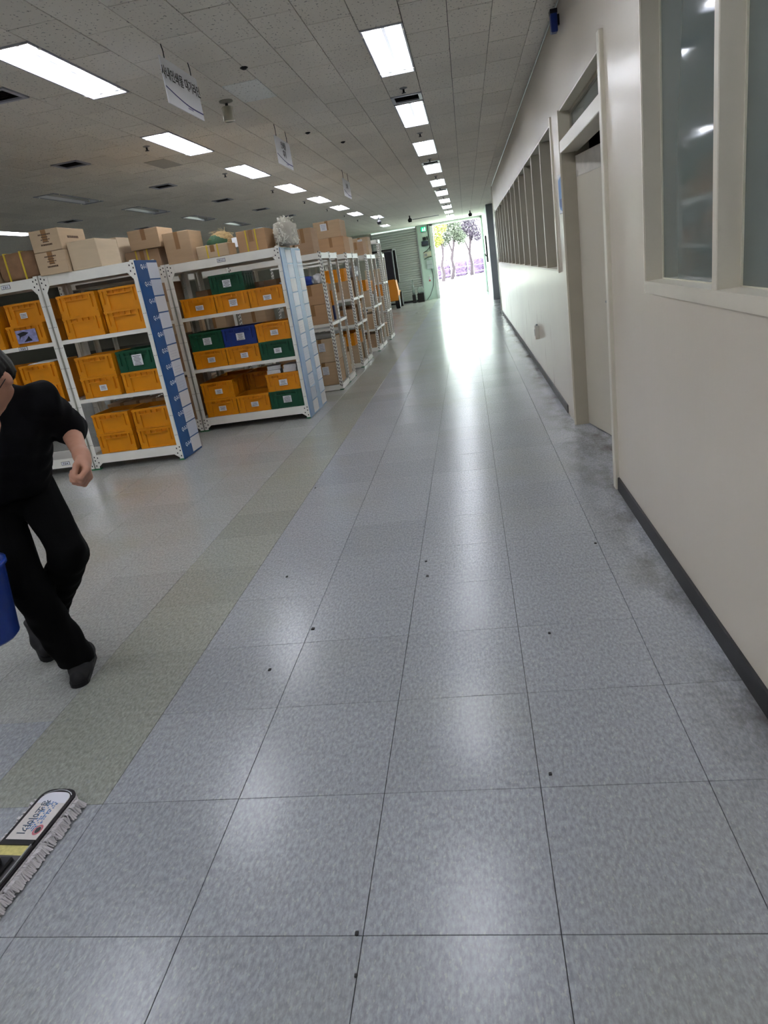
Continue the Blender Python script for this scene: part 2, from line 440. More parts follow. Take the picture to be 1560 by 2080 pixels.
# door
d1 = MB()
d1.bbox(XW - .014, XW + .10, DW[1] - .012, DW[1] + .002, 0, ZT, .002)                        # far jamb lining
d1.bbox(XW - .022, XW + .14, DW[0] - .06, DW[0] + .004, 0, 2.365, .004)                      # near jamb
d1.bbox(XW - .01, XW + .12, DW[0], DW[1], 2.030, 2.112, .004)                                # head
d1.box(XW, XW + .12, DW[0], DW[1], ZT - .01, ZT)
door = struct('door_1', d1, trim_paint)
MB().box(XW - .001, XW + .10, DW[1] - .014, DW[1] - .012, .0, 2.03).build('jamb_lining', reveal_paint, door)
MB().box(XW + .08, XW + .086, DW[0], DW[1], 2.112, ZT - .01).build('transom_pane', film_glass, door)
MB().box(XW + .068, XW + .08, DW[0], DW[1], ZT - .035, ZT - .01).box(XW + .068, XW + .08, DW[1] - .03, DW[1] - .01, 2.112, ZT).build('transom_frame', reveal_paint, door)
leaf = MB().bbox(0, .036, -.79, 0, .006, 2.0, .003).build('door_leaf', mat('door paint', S(200, 193, 176), .33, noise=(2, .04)), door, (XW + .098, DW[1] - .016, 0))
leaf.rotation_euler = (0, 0, math.radians(10.5))
MB().box(-.002, 0, -.79, 0, 1.86, 2.0).build('scuffed_top', mat('scuffed door paint', S(208, 203, 192), .15, noise=(12, .12)), leaf)
MB().tube([(-.02, -.73, 1.0), (-.05, -.73, 1.0)], .011, 10).tube([(-.05, -.73, 1.0), (-.05, -.62, 1.0)], .009, 10).build('handle', grey_metal, leaf)
leaf2 = MB().bbox(0, .036, 0, .79, .006, 2.0, .003).build('door_leaf', mat('door paint', S(200, 193, 176), .33), door, (XW + .105, DW[0] + .008, 0))
leaf2.rotation_euler = (0, 0, math.radians(-62))

# ------------------------------------------------------------------ ceiling fixtures
reflector = mat('white reflector', S(236, 238, 244), .3)
frame_grey = mat('fixture frame', S(176, 178, 188), .4)
tube_on = mat('lit tube', S(255, 255, 255), .4, emit=(.93, .95, 1.0, 1), strength=TUBE)
tube_off = mat('unlit tube', S(210, 210, 206), .25)
W = PX - .004
def trough(lit):
    L = 1.2268
    fr = MB().box(0, W, 0, .018, -.006, .004).box(0, W, L - .018, L, -.006, .004).box(0, .012, 0, L, -.006, .004).box(W - .012, W, 0, L, -.006, .004)
    tr = MB().add([(.010, .01, 0), (W - .010, .01, 0), (W - .03, .04, .066), (.03, .04, .066), (.010, L - .01, 0), (W - .010, L - .01, 0), (W - .03, L - .04, .066), (.03, L - .04, .066)],
                  [(0, 3, 2, 1)[::-1], (3, 7, 6, 2), (4, 5, 6, 7)[::-1], (0, 4, 7, 3), (1, 2, 6, 5)])
    tr.prism([(W / 2 - .03, .066), (W / 2 + .03, .066), (W / 2 + .012, .035), (W / 2 - .012, .035)], .04, L - .04, 1)
    tb = [MB().tube([(x, .045, .035), (x, L - .045, .035)], .0145, 10).mesh('lamp_tube', tube_on if lit else tube_off, True) for x in (W * .29, W * .71)]
    sk = MB()
    for x in (W * .29, W * .71):
        for y in (.018, L - .043): sk.box(x - .014, x + .014, y, y + .025, .015, .066)
    for x in (.006, W - .006):
        for y in (.12, L - .12): sk.box(x - .007, x + .007, y - .012, y + .012, -.010, .0)
    return (('frame', fr.mesh('frame', frame_grey)), ('reflector', tr.mesh('reflector', reflector)), ('lamp_tube', tb[0]), ('lamp_tube', tb[1]), ('lamp_holder', sk.mesh('lamp_holder', white_paint)))
TR = {True: trough(True), False: trough(False)}
def vent_parts():
    D = .286
    fr = MB().box(0, W, 0, .03, -.008, .004).box(0, W, D - .03, D, -.008, .004).box(0, .03, 0, D, -.008, .004).box(W - .03, W, 0, D, -.008, .004)
    bk = MB().box(.02, W - .02, .02, D - .02, .05, .06)
    sl = MB()
    for k in range(6):
        y = .05 + k * .036; sl.add([(.03, y, 0), (W - .03, y, 0), (W - .03, y + .03, .02), (.03, y + .03, .02), (.03, y, .003), (W - .03, y, .003), (W - .03, y + .03, .023), (.03, y + .03, .023)],
                                   [(0, 3, 2, 1), (4, 5, 6, 7), (0, 1, 5, 4), (1, 2, 6, 5), (2, 3, 7, 6), (3, 0, 4, 7)])
    return (('frame', fr.mesh('frame', frame_grey)), ('backing', bk.mesh('backing', black_plastic)), ('louvre', sl.mesh('louvre', dark_metal)))
VT = vent_parts()
ORD = ['last', 'second', 'third', 'fourth', 'fifth', 'sixth', 'seventh', 'eighth', 'ninth', 'tenth', 'eleventh', 'twelfth', 'thirteenth', 'fourteenth', 'fifteenth']
ORD[0] = 'first'; n_b = 0; n_u = 0; n_v = 0; n_w = 0
fix.sort(key=lambda f: -f[1])
for c, a, b, kind in fix:
    x0 = CX0 + c * PX + .002
    if kind == 'vent':
        if c == A_COL: lab = ('slotted air vent between the aisle lamps, %s from the yard doorway' % ORD[n_v], 'vents between the aisle lamps'); n_v += 1
        elif c == V_COL: lab = ('dark square ceiling vent above the racks, %s of its row from the shutter wall' % ORD[n_w], 'vents above the racks'); n_w += 1
        elif a < 5: lab = ('dark square ceiling vent beside the large lamp before the first rack', None)
        else: lab = ('dark square ceiling vent far back over the unlit part of the hall', 'vents far back')
        t = thing('ceiling_vent', lab[0], 'vent', (x0, a, H), lab[1]); ps = VT
    else:
        if kind == 'unlit': lab = ('unlit ceiling trough lamp, %s of its row from the shutter wall' % ORD[n_u], 'unlit lamps'); n_u += 1
        elif kind == 'lit_rear': lab = ('lit ceiling lamp over the open floor before the first rack', 'lamps over the open floor')
        elif c == A_COL: lab = ('twin tube lamp above the aisle, %s of its row from the yard doorway' % ORD[round((25.04 - a) / 2.33)], 'lamps above the aisle')
        elif c in (B_COL, B_COL + 1): lab = ('twin tube lamp over the rack ends, %s of its row from the shutter wall' % ORD[n_b], 'lamps by the rack ends'); n_b += 1
        else: lab = ('lit ceiling lamp far back above the stacked cartons', 'lamps at the back of the hall')
        t = thing('ceiling_lamp', lab[0], 'lamp', (x0, a, H), lab[1]); ps = TR[kind != 'unlit']
    for n, me in ps: link(n, me, t, kind='stuff' if n in ('louvre', 'lamp_holder') else None)
# sprinklers
sp = [MB().lathe([(.036, .002), (.034, -.004), (.014, -.012)], n=14).mesh('flange', grey_metal, True), MB().lathe([(.009, -.01), (.009, -.035), (.020, -.038), (.020, -.042)], n=10).mesh('deflector', dark_metal, True)]
for k in range(0, 9):
    t = thing('sprinkler', 'small ceiling sprinkler between two aisle lamps', 'sprinkler', (.905, 4.071 + 2.33 * k + 1.72, H), 'sprinklers over the aisle')
    link('flange', sp[0], t); link('deflector', sp[1], t)
for k in range(1, 8):
    t = thing('sprinkler', 'small ceiling sprinkler beside the lamps at the rack ends', 'sprinkler', (-1.66, 3.72 + 2.33 * k, H), 'sprinklers by the rack ends')
    link('flange', sp[0], t); link('deflector', sp[1], t)
for x, y in ((-.208, 6.86), (.02, 7.75), (-.1, 4.3)):
    tag(MB().lathe([(.022, .002), (.03, -.004), (.012, -.016)], n=12).build('ceiling_stud', dark_metal, None, (x, y, H), True), 'small dark stud on the ceiling tiles', 'stud', 'studs on the ceiling')
t = thing('hanging_detector', 'clear cylindrical detector hanging under a round ceiling plate', 'detector', (-.49, 5.04, H))
MB().lathe([(.055, .003), (.055, -.01), (.02, -.02)], n=18).build('base_plate', mat('aged plastic', S(150, 146, 132), .5), t, smooth=True)
MB().lathe([(.012, -.015), (.012, -.05)], n=8).build('stem', dark_metal, t)
MB().lathe([(.042, -.045), (.046, -.05), (.046, -.145), (.040, -.15)], n=18).build('cup', mat('clear aged plastic', S(186, 180, 160), .2, trans=.5), t, smooth=True)
for x, y in ((-1.1, 20.5), (-.3, 22.0), (1.6, 24.5)):
    t = thing('ceiling_speaker', 'small dark device hanging from the ceiling near the shutter', 'device', (x, y, H), 'devices near the shutter')
    MB().lathe([(.02, .002), (.02, -.08)], n=8).build('stem', dark_metal, t); MB().lathe([(.03, -.07), (.07, -.12), (.05, -.19)], n=12).build('head', dark_metal, t)
tag(MB().box(0, .9, 0, .06, -.02, .003).build('ceiling_rail', grey_metal, None, (-.35, 24.0, H)), 'thin metal rail on the ceiling before the exit pillar', 'rail')
tag(MB().bbox(-.12, .12, 0, .52, -.004, .003, .002).build('access_panel', mat('access panel', S(176, 172, 162), .6), None, (-1.91, 6.77, H)), 'plain ceiling access panel beside the lamp row', 'panel')

# hanging signs
def hanging_sign(y0, y1, z0, z1, x, label, lines, size):
    t = thing('hanging_sign', label, 'sign', (x, (y0 + y1) / 2, z0), 'hanging signs' if False else None)
    w = y1 - y0; h = z1 - z0
    MB().bbox(-.0035, .0035, -w / 2, w / 2, 0, h, .001).build('board', mat('sign board', S(242, 243, 248), .35), t)
    for s in (-1, 1):
        MB().tube([(0, s * w * .36, h - .012), (.002, s * w * .36, (h + H - z0) / 2), (0, s * w * .36 - .01, H - z0)], .0035, 6).build('cord', dark_metal, t)
    mv = MB(); n = 22
    for k in range(n):
        for q in (0, 1):
            pass
    pts = [(-w / 2 + w * k / n, h * (.36 - .21 * math.sin(math.pi / 2 * min(1, k / n * 1.3)))) for k in range(n + 1)]
    vs = []
    for yy, zz in pts: vs += [(.0042, yy, zz - .0045), (.0042, yy, zz + .0045)]
    mv.add(vs, [(2 * k, 2 * k + 2, 2 * k + 3, 2 * k + 1) for k in range(n)])
    mv.build('swoosh', navy, t)
    for txt, sz, yy, zz, M in lines:
        o = link('lettering', text_mesh(txt, sz, M, bold=sz * .013, align='CENTER'), t, (.0045, yy, zz)); o.rotation_euler = FACE_X
    MB().box(.004, .0045, .02, .11, h * .09, h * .13).build('logo', mat('pale violet print', S(176, 172, 200), .5), t)
    return t
hanging_sign(3.46, 4.06, 2.575, 2.83, -.385, 'white hanging sign with one long line of bold black lettering', [('사내인쇄물 대기라인', .075, 0, .145, ink)], .07)
hanging_sign(6.10, 6.70, 2.552, 2.80, -.395, 'white hanging sign with two short lines of black lettering', [('인쇄물', .07, 0, .165, ink), ('대기', .07, 0, .09, ink)], .07)
hanging_sign(9.83, 10.48, 2.545, 2.79, -.37, 'white hanging sign with faint blurred lettering, farthest along the aisle', [('인쇄물', .075, 0, .13, mat('faded print', S(120, 120, 130), .6))], .07)

# wall fittings
t = thing('blue_wall_box', 'small blue box mounted high on the cream wall under the ceiling', 'device', (2.02, 4.30, 2.725))
MB().bbox(-.022, .022, -.03, .03, 0, .125, .005).build('case', mat('blue plastic', S(26, 52, 130), .35), t)
MB().box(-.0235, .0235, -.0315, .0315, .105, .130).build('cap', mat('dark blue plastic', S(22, 26, 44), .4), t)
MB().box(.02, .0366, -.012, .012, .04, .10).build('bracket', dark_metal, t)
t = thing('wall_notice', 'small blue notice fixed to the post beside the door', 'notice', (XW - .004, 4.68, 1.635))
MB().box(-.002, .004, -.115, .115, 0, .27).build('sheet', paper, t)
MB().add([(-.0025, -.105, .26), (-.0025, .10, .235), (-.0025, .10, .06), (-.0025, .05, .03), (-.0025, -.05, .01), (-.0025, -.105, .05)], [(0, 1, 2, 3, 4, 5)]).build('blue_print', mat('blue print', S(92, 140, 196), .4), t)
MB().add([(-.003, -.085, .10), (-.003, .05, .10), (-.003, .04, .05), (-.003, -.02, .03), (-.003, -.08, .06)], [(0, 1, 2, 3, 4)]).build('dark_print', mat('deep blue print', S(40, 66, 140), .4), t)
t = thing('wall_socket', 'cream surface mounted socket box low on the far wall', 'socket', (XW, 7.35, .40))
MB().bbox(-.045, 0, -.055, .055, 0, .15, .005).build('case', mat('cream plastic', S(214, 208, 194), .4), t)
MB().box(-.049, -.04, -.012, .012, .04, .11).build('cover', grey_metal, t)
MB().tube([(-.02, 0, .15), (-.02, 0, .17)], .012, 8).build('conduit', grey_metal, t)
t = thing('small_wall_plate', 'small white plate on the wall above the last window', 'plate', (XW, 16.45, 1.95))
MB().bbox(-.012, 0, -.06, .06, 0, .16, .003).build('plate', paper, t); MB().box(-.014, -.01, -.02, .02, .06, .1).build('button', grey_metal, t)

# ------------------------------------------------------------------ roller shutter, exit pillar fittings
t = thing('roller_shutter', 'closed grey steel roller shutter with horizontal slats', 'shutter', ((SH[0] + SH[1]) / 2, YE + .05, 0))
w = (SH[1] - SH[0]) / 2; sl = MB(); z = .06
while z < 2.86:
    sl.add([(-w, .03, z), (w, .03, z), (w, 0, z + .03), (-w, 0, z + .03), (w, 0, z + .07), (-w, 0, z + .07), (w, .03, z + .088), (-w, .03, z + .088)], [(0, 1, 2, 3), (3, 2, 4, 5), (5, 4, 6, 7)]); z += .088
sl.build('slats', shutter_grey, t, kind='stuff')
MB().box(-w, w, -.01, .035, 0, .06).build('bottom_bar', dark_metal, t)
for s in (-1, 1): MB().box(s * w - .04, s * w + .04, -.05, .06, 0, 2.9).build('guide_rail', grey_metal, t)
def fitting(name, label, cat, x0, x1, z0, z1, d, M, extra=None):
    t = thing(name, label, cat, ((x0 + x1) / 2, YE, z0)); w = (x1 - x0) / 2
    MB().bbox(-w, w, -d, 0, 0, z1 - z0, .006).build('case', M, t)
    if extra: extra(t, w, d, z1 - z0)
    return t
green = mat('exit green', S(20, 170, 120), .4, emit=S(20, 190, 130), strength=.6)
def exit_marks(t, w, d, h):
    m = MB(); y = -d - .002
    m.box(-w + .02, w - .02, y, y + .004, h * .08, h * .92); m.build('face', green, t)
    p = MB(); y -= .002
    p.box(-.035, -.015, y, y + .003, h * .62, h * .78).box(-.045, -.01, y, y + .003, h * .38, h * .6).box(-.06, -.04, y, y + .003, h * .16, h * .4).box(-.02, .005, y, y + .003, h * .16, h * .4)
    p.box(.03, .075, y, y + .003, h * .16, h * .82); p.build('pictogram', mat('exit white', S(220, 255, 240), .4, emit=S(230, 255, 245), strength=.7), t)
fitting('exit_sign', 'green emergency exit sign with running figure on mint pillar', 'sign', -.385, -.14, 2.64, 2.84, .05, grey_metal, exit_marks)
fitting('control_box', 'dark box mounted on mint pillar below the exit sign', 'box', -.40, -.13, 2.11, 2.29, .12, mat('dark slate plastic', S(52, 58, 72), .4), lambda t, w, d, h: MB().box(-w + .03, w - .03, -d - .004, -d, .03, .06).build('slot', black_plastic, t))
fitting('alarm_bell', 'pair of small dark horns above the dark box on mint pillar', 'alarm', -.34, -.21, 2.33, 2.44, .09, black_plastic, lambda t, w, d, h: MB().bbox(w + .03, w + .08, -.08, 0, -.01, .13, .005).build('horn', black_plastic, t))
fitting('switch_panel', 'cream switch panel with cables on mint pillar', 'switch', -.37, -.06, 1.66, 1.88, .08, mat('aged cream plastic', S(206, 204, 180), .5), lambda t, w, d, h: (MB().box(-w + .03, -.02, -d - .012, -d, .05, .15).build('rocker', grey_metal, t), MB().tube([(-w, -d - .01, -.06), (0, -d - .02, .0), (w, -d - .01, .02)], .012, 6).build('cable', black_plastic, t), MB().tube([(-w, -d - .01, h - .02), (0, -d - .02, h + .05), (w, -d - .01, h + .18)], .012, 6).build('cable', black_plastic, t)))
fitting('meter_box', 'pale grey meter box on mint pillar', 'box', -.30, -.05, 1.21, 1.55, .10, mat('pale grey enamel', S(188, 198, 198), .4), lambda t, w, d, h: MB().box(-w + .01, w - .01, -d - .003, -d, h * .5 - .004, h * .5 + .004).build('seam', dark_metal, t))
fitting('pull_station', 'small white and red call point low on mint pillar', 'switch', -.29, -.21, .72, .90, .06, paper, lambda t, w, d, h: MB().box(-w + .01, w - .01, -d - .004, -d, .01, .07).build('red_part', mat('red plastic', S(190, 70, 60), .4), t))
tag(MB().tube([(-.12, YE - .02, 1.2), (-.09, YE - .03, .9), (-.13, YE - .03, .55), (-.30, YE - .03, .18), (-.45, YE - .03, .02)], .010, 6).build('hanging_cable', black_plastic), 'black cable hanging down mint pillar to the floor', 'cable')
tag(MB().tube([(-.09, YE - .02, 2.9), (-.09, YE - .02, 1.9)], .016, 6).build('conduit_pipe', dark_metal), 'dark conduit running up mint pillar to the ceiling', 'pipe')

clear_pl = mat('clear plastic', S(206, 216, 210), .12, trans=.75)
t = thing('canister', 'narrow black bin with clear plastic bottle on top before the shutter', 'bin', (-.93, 27.95, 0))
MB().bbox(-.065, .065, -.1, .1, 0, .33, .01).build('bin', black_plastic, t); MB().lathe([(.05, .33), (.05, .62), (.025, .70), (.025, .88), (.05, .9)], n=14).build('bottle', clear_pl, t, smooth=True)
t = thing('storage_bin', 'wide black bin filled with clear plastic beside mint pillar', 'bin', (-.65, 28.0, 0))
MB().bbox(-.14, .14, -.12, .12, 0, .35, .012).build('bin', black_plastic, t)
for x in (-.07, .0, .08): MB().lathe([(.045, .35), (.05, .5), (.02, .56), (.02, .60)], (x, random.uniform(-.04, .04), 0), n=12).build('bottle', clear_pl, t, smooth=True)
# wall rack hung on the far right wall
t = thing('wall_bracket', 'dark metal bracket hung on the white wall beside the yard doorway', 'bracket', (2.09, 25.6, 1.15))
MB().box(-.05, 0, -.35, .35, 0, .9).build('plate', dark_metal, t); MB().tube([(-.05, -.2, .2), (-.09, -.2, .3), (-.09, .2, .3), (-.05, .2, .2)], .015, 6).build('handle', black_plastic, t)

# ------------------------------------------------------------------ forklift
orange = mat('forklift orange', S(226, 140, 40), .4)
t = thing('forklift', 'orange and black forklift truck parked before the shutter', 'forklift', (-1.86, 25.5, 0))
MB().prism([(-.52, .30), (.52, .30), (.54, .62), (.50, 1.03), (.40, 1.06), (-.40, 1.06), (-.50, 1.03), (-.54, .62)], 0, .55, 1).build('counterweight', orange, t)
MB().bbox(-.48, .48, .5, 1.7, .28, .62, .03).build('chassis', orange, t)
MB().bbox(-.30, .30, .55, 1.0, .62, .95, .05).build('seat', black_plastic, t); MB().bbox(-.28, .28, .48, .6, .95, 1.4, .04).build('backrest', black_plastic, t)
for x in (-.48, .48):
    for y in (.15, 1.55): MB().tube([(x, y, .9), (x, y + (.1 if y < 1 else -.15), 2.1)], .035, 8).build('guard_post', black_plastic, t)
MB().bbox(-.52, .52, .2, 1.5, 2.08, 2.14, .02).build('overhead_guard', black_plastic, t)
for x in (-.38, .38): MB().bbox(x - .05, x + .05, 1.72, 1.86, .1, 2.13, .01).build('mast', black_plastic, t)
MB().bbox(.18, .50, .02, .10, 1.06, 2.06, .02).build('rear_screen', mat('smoked screen', S(30, 28, 34), .3), t)
MB().bbox(-.5, .5, 1.9, 1.95, .2, .5, .01).build('fork_carriage', dark_metal, t)
for x in (-.25, .25): MB().bbox(x - .06, x + .06, 1.95, 2.9, .06, .1, .01).build('fork', dark_metal, t)
for x in (-.47, .47):
    for y, r in ((.25, .24), (1.5, .28)): MB().lathe([(r * .5, -.09), (r, -.08), (r, .08), (r * .5, .09)], n=18).build('wheel', black_rubber, t, (x, y, r)).rotation_euler = (0, math.pi / 2, 0)

# ------------------------------------------------------------------ racks
post_w = .042
def rack(x0, x1, y0, y1, levels, top, label, group=None, post_slots=False, gusset=True, bh=.088):
    """levels: shelf surface heights below the top; the top shelf is at `top`"""
    t = thing('storage_rack', label, 'rack', (x0, y0, 0), group); w = x1 - x0; d = y1 - y0
    slots = MB()
    for px in (0, 1):
        for py in (0, 1):
            ax = 0 if px == 0 else w; ay = 0 if py == 0 else d; sx = 1 if px == 0 else -1; sy = 1 if py == 0 else -1
            u = MB()
            u.box(*sorted((ax, ax + sx * post_w)), *sorted((ay, ay + sy * .003)), .012, top + .012)
            u.box(*sorted((ax, ax + sx * .003)), *sorted((ay, ay + sy * post_w)), .012, top + .012)
            u.build('upright', white_paint, t)
            MB().box(*sorted((ax - sx * .004, ax + sx * (post_w + .004))), *sorted((ay - sy * .004, ay + sy * (post_w + .004))), 0, .014).build('foot', mat('green foot', S(40, 110, 70), .5), t)
            z = .06
            step = .046 if post_slots else .19
            while z < top:
                for q in (.012, .030):
                    zz = z + (.012 if q > .02 and post_slots else 0)
                    hh = .011 if post_slots else .003; hw = .0045 if post_slots else .0028
                    if py == 0: slots.box(*sorted((ax + sx * (q - hw), ax + sx * (q + hw))), -.0006, .001, zz - hh, zz + hh)
                    if px == 1: slots.box(w - .001, w + .0006, *sorted((ay + sy * (q - hw), ay + sy * (q + hw))), zz - hh, zz + hh)
                z += step
    slots.build('post_slots', dark_metal, t, kind='stuff')
    for i, z in enumerate([top] + levels):
        big = i == 0 or z == min(levels)
        b = bh if big else .036
        MB().box(.002, w - .002, .0032, .012, z - b, z).build('front_beam', white_paint, t); MB().box(.002, w - .002, d - .012, d - .0032, z - b, z).build('back_beam', white_paint, t)
        for xx in (.0032, w - .012): MB().box(xx, xx + .009, .002, d - .002, z - b, z).build('side_beam', white_paint, t)
        MB().box(.012, w - .012, .012, d - .012, z - .014, z - .004).build('shelf_board', mat('shelf board', S(206, 204, 196), .5), t)
        if gusset and big:
            for px in (0, 1):
                X = lambda q: q if px == 0 else w - q
                lo, hi = (z - b, z) if i == 0 else (z - b, z)
                poly = [(X(0), hi), (X(.085), hi), (X(.085), lo), (X(.045), lo - .055 if i == 0 else lo - .03), (X(0), lo - .055 if i == 0 else lo - .04)]
                if px: poly = poly[::-1]
                MB().prism(poly, -.003, .0, 1).build('gusset', white_paint, t)
                bs = MB()
                for q, zz in ((.018, hi - .02), (.018, hi - .055), (.018, lo - .02), (.05, hi - .03), (.05, lo + .01)): bs.box(X(q) - .005, X(q) + .005, -.0042, -.002, zz - .007, zz + .007)
                bs.build('bolt_slots', black_plastic, t, kind='stuff')
    return t
LV = [1.262, .700, .150]; TOP = 1.838
rq = rack(-2.535, -1.600, 5.02, 5.45, LV, TOP, 'white steel rack of yellow crates with dark blue coded end panel')
rl = rack(-3.500, -2.548, 5.02, 5.45, LV, TOP, 'white steel rack standing behind the person in black')
rp = rack(-1.865, -.605, 6.30, 6.74, LV, 1.822, 'white steel rack of labelled yellow, green and blue crates, pale blue end panel')
rp2 = rack(-1.865, -.605, 6.755, 7.195, LV, 1.822, 'white steel rack back to back behind the labelled crate rack', gusset=False)
rack(-3.14, -1.88, 6.30, 6.74, LV, 1.822, 'white steel rack of cartons between the blue and pale blue end panels', gusset=True)
rack(-3.14, -1.88, 6.755, 7.195, LV, 1.822, 'white steel rack behind the carton rack in the second row', gusset=False)
rack(-1.77, -.52, 8.02, 8.60, [.885, .075], 1.765, 'open ended slotted post rack with large labelled cartons beside the pale blue panels', post_slots=True, gusset=False, bh=.07)
rack(-1.77, -.52, 8.615, 9.195, [.885, .075], 1.765, 'slotted post rack backing onto the large labelled cartons, yellow crate inside', post_slots=True, gusset=False, bh=.07)
rack(-3.05, -1.79, 8.02, 8.60, [.885, .075], 1.765, 'slotted post rack deep in the third row', post_slots=False, gusset=False, bh=.07)
rack(-1.77, -.52, 10.04, 10.62, [1.09, .69, .075], 1.765, 'slotted post rack in the fourth row under the tall carton stack', post_slots=True, gusset=False, bh=.07)
rack(-1.77, -.52, 10.635, 11.22, [1.09, .69, .075], 1.765, 'slotted post rack backing onto the tall carton stack rack', post_slots=True, gusset=False, bh=.07)
rack(-1.75, -.49, 12.08, 12.72, [.83, .42, .075], 1.75, 'slotted post rack in the fifth row, last with cartons on top', post_slots=True, gusset=False, bh=.07)
rack(-1.75, -.49, 12.735, 13.38, [.83, .42, .075], 1.75, 'slotted post rack backing onto the fifth row', post_slots=True, gusset=False, bh=.07)
rack(-1.73, -.47, 14.0, 14.42, [1.2, .62, .075], 2.05, 'tall white rack at the end of the rack rows nearest the forklift', post_slots=True, gusset=False, bh=.07)
rack(-1.73, -.47, 14.435, 14.86, [1.2, .62, .075], 1.77, 'white rack backing onto the tall end rack', post_slots=True, gusset=False, bh=.07)

# coded end panels
blue_board = mat('blue panel', S(36, 88, 146), .4, noise=(5, .05))
pale_board = mat('pale blue panel', S(134, 166, 206), .25, noise=(5, .06), coat=.3)
card_mats = [mat('card white', S(222, 226, 234), .35), mat('card grey', S(204, 210, 222), .35), mat('card warm', S(224, 222, 222), .35)]
lines_ink = mat('faint table print', S(176, 178, 190), .5)
white_ink = mat('white lettering', S(240, 244, 248), .5)
def end_panel(parent, w, y, d, h, board, codes, y_card):
    """panel on the +x side of a rack, in the rack's own coordinates"""
    p = MB().box(w + .001, w + .012, y, y + d, .004, h).build('end_panel', board, parent)
    n = 12; st = (h - .03) / n
    for i in range(n):
        z1 = h - .022 - st * i; z0 = z1 - st + .012
        me = MB().box(w + .012, w + .0135, y + y_card, y + d - .004, z0, z1).mesh('card', card_mats[(i * 7 + 3) % 3])
        link('card', me, p)
        if codes:
            tm = text_mesh('%s-%d-%d' % (codes, i // 4 + 1, i % 4 + 1), .052, white_ink, bold=.0012, align='RIGHT')
            o = link('lettering', tm, p, (w + .0125, y + y_card - .006, z1 - .05)); o.rotation_euler = FACE_X
        ln = MB()
        for k in range(3): ln.box(w + .0134, w + .0139, y + y_card + .03, y + d - .05, z0 + .03 + .025 * k, z0 + .032 + .025 * k)
        if i in (5, 6, 7, 9): ln.build('table_print', lines_ink, p)
end_panel(rq, .935, -.004, .452, 1.842, blue_board, 'Q', .222)
end_panel(rp, 1.26, -.004, .446, 1.815, pale_board, None, .19)
end_panel(rp2, 1.26, .0, .446, 1.812, pale_board, None, .19)
# small stencilled tags on the front beams
def tag_plate(parent, x, z, txt):
    MB().box(x - .045, x + .045, .0005, .003, z - .018, z + .018).build('tag_outline', ink, parent)
    MB().box(x - .042, x + .042, -.0002, .002, z - .015, z + .015).build('tag_plate', paper, parent)
    o = link('lettering', text_mesh(txt, .024, ink, bold=.0006, align='CENTER'), parent, (x, -.001, z - .009)); o.rotation_euler = FACE_Y
tag_plate(rl, .62, 1.80, '7-2-1'); tag_plate(rl, .60, 1.245, '7-2-2'); tag_plate(rl, .66, .105, '7-2-4'); tag_plate(rp, .62, 1.785, 'P-1-1')
MB().box(.10, .80, .40, .425, 1.70, 1.735).build('rear_strut', grey_metal, rq)

# ------------------------------------------------------------------ crates
CW, CDp, CH = .374, .40, .194
def crate_meshes(cname, M, M2):
    t_ = .007; b = MB(); w = CW / 2
    b.box(-w, w, .016, .016 + t_, 0, CH).box(-w, w, CDp - t_, CDp, 0, CH).box(-w, -w + t_, .016, CDp - t_, 0, CH).box(w - t_, w, .016, CDp - t_, 0, CH).box(-w, w, .016, CDp, 0, .006)
    rim = MB().box(-w - .004, w + .004, -.003, .016, CH - .020, CH - .001).box(-w - .004, w + .004, CDp, CDp + .004, CH - .020, CH - .001).box(-w - .004, -w, .016, CDp, CH - .020, CH - .001).box(w, w + .004, .016, CDp, CH - .020, CH - .001)
    rb = MB(); e = 0; f_ = .016
    rb.box(-.122, .122, e, f_, .136, .146).box(-.122, -.110, e, f_, .0, .146).box(.110, .122, e, f_, .0, .146).box(-.122, .122, e + .004, f_, .002, .012)        # frame of the front panel
    for x in (-.116, -.058, .0, .058, .116): rb.box(x - .004, x + .004, e, f_, .146, CH - .02)
    for s in (-1, 1):
        rb.box(*sorted((s * .122, s * .140)), e, f_, 0, CH - .02).box(*sorted((s * .160, s * w)), e, f_, 0, CH - .02).box(*sorted((s * .140, s * .160)), e, f_, .0, .060)
        for k in range(4): rb.box(*sorted((s * w, s * (w + .004))), .05 + .09 * k, .056 + .09 * k, .02, CH - .02)
        rb.box(*sorted((s * w, s * (w + .004))), .03, CDp - .03, .148, .155)
    hl = MB()
    for s in (-1, 1):
        for zz in (.03, .155): hl.box(*sorted((s * .176, s * .181)), -.0006, .001, zz, zz + .006)
    return (('body', b.mesh('body', M)), ('rim', rim.mesh('rim', M)), ('rib_frame', rb.mesh('rib_frame', M)), ('grip_slots', hl.mesh('grip_slots', M2)))
CR = {'yellow': crate_meshes('yellow', mat('yellow crate plastic', S(226, 146, 14), .42, noise=(6, .08)), mat('crate slot amber', S(126, 78, 10), .6)),
      'green': crate_meshes('green', mat('green crate plastic', S(20, 82, 56), .42, noise=(6, .08)), mat('crate slot green', S(8, 38, 26), .6)),
      'blue': crate_meshes('blue', mat('blue crate plastic', S(28, 54, 130), .42, noise=(6, .08)), mat('crate slot blue', S(12, 24, 62), .6))}
def label_mesh(w, h, n=3):
    return MB().box(-w / 2, w / 2, -.001, .0, -h / 2, h / 2).mesh('paper_label', paper)
def label_print(w, h):
    b = MB(); z = h / 2 - .012
    while z > -h / 2 + .008:
        q = random.uniform(.5, .85) * w; b.box(-q / 2, q / 2, -.0016, -.0009, z - .004, z); z -= .013
    return b.mesh('print', ink)
crates = []
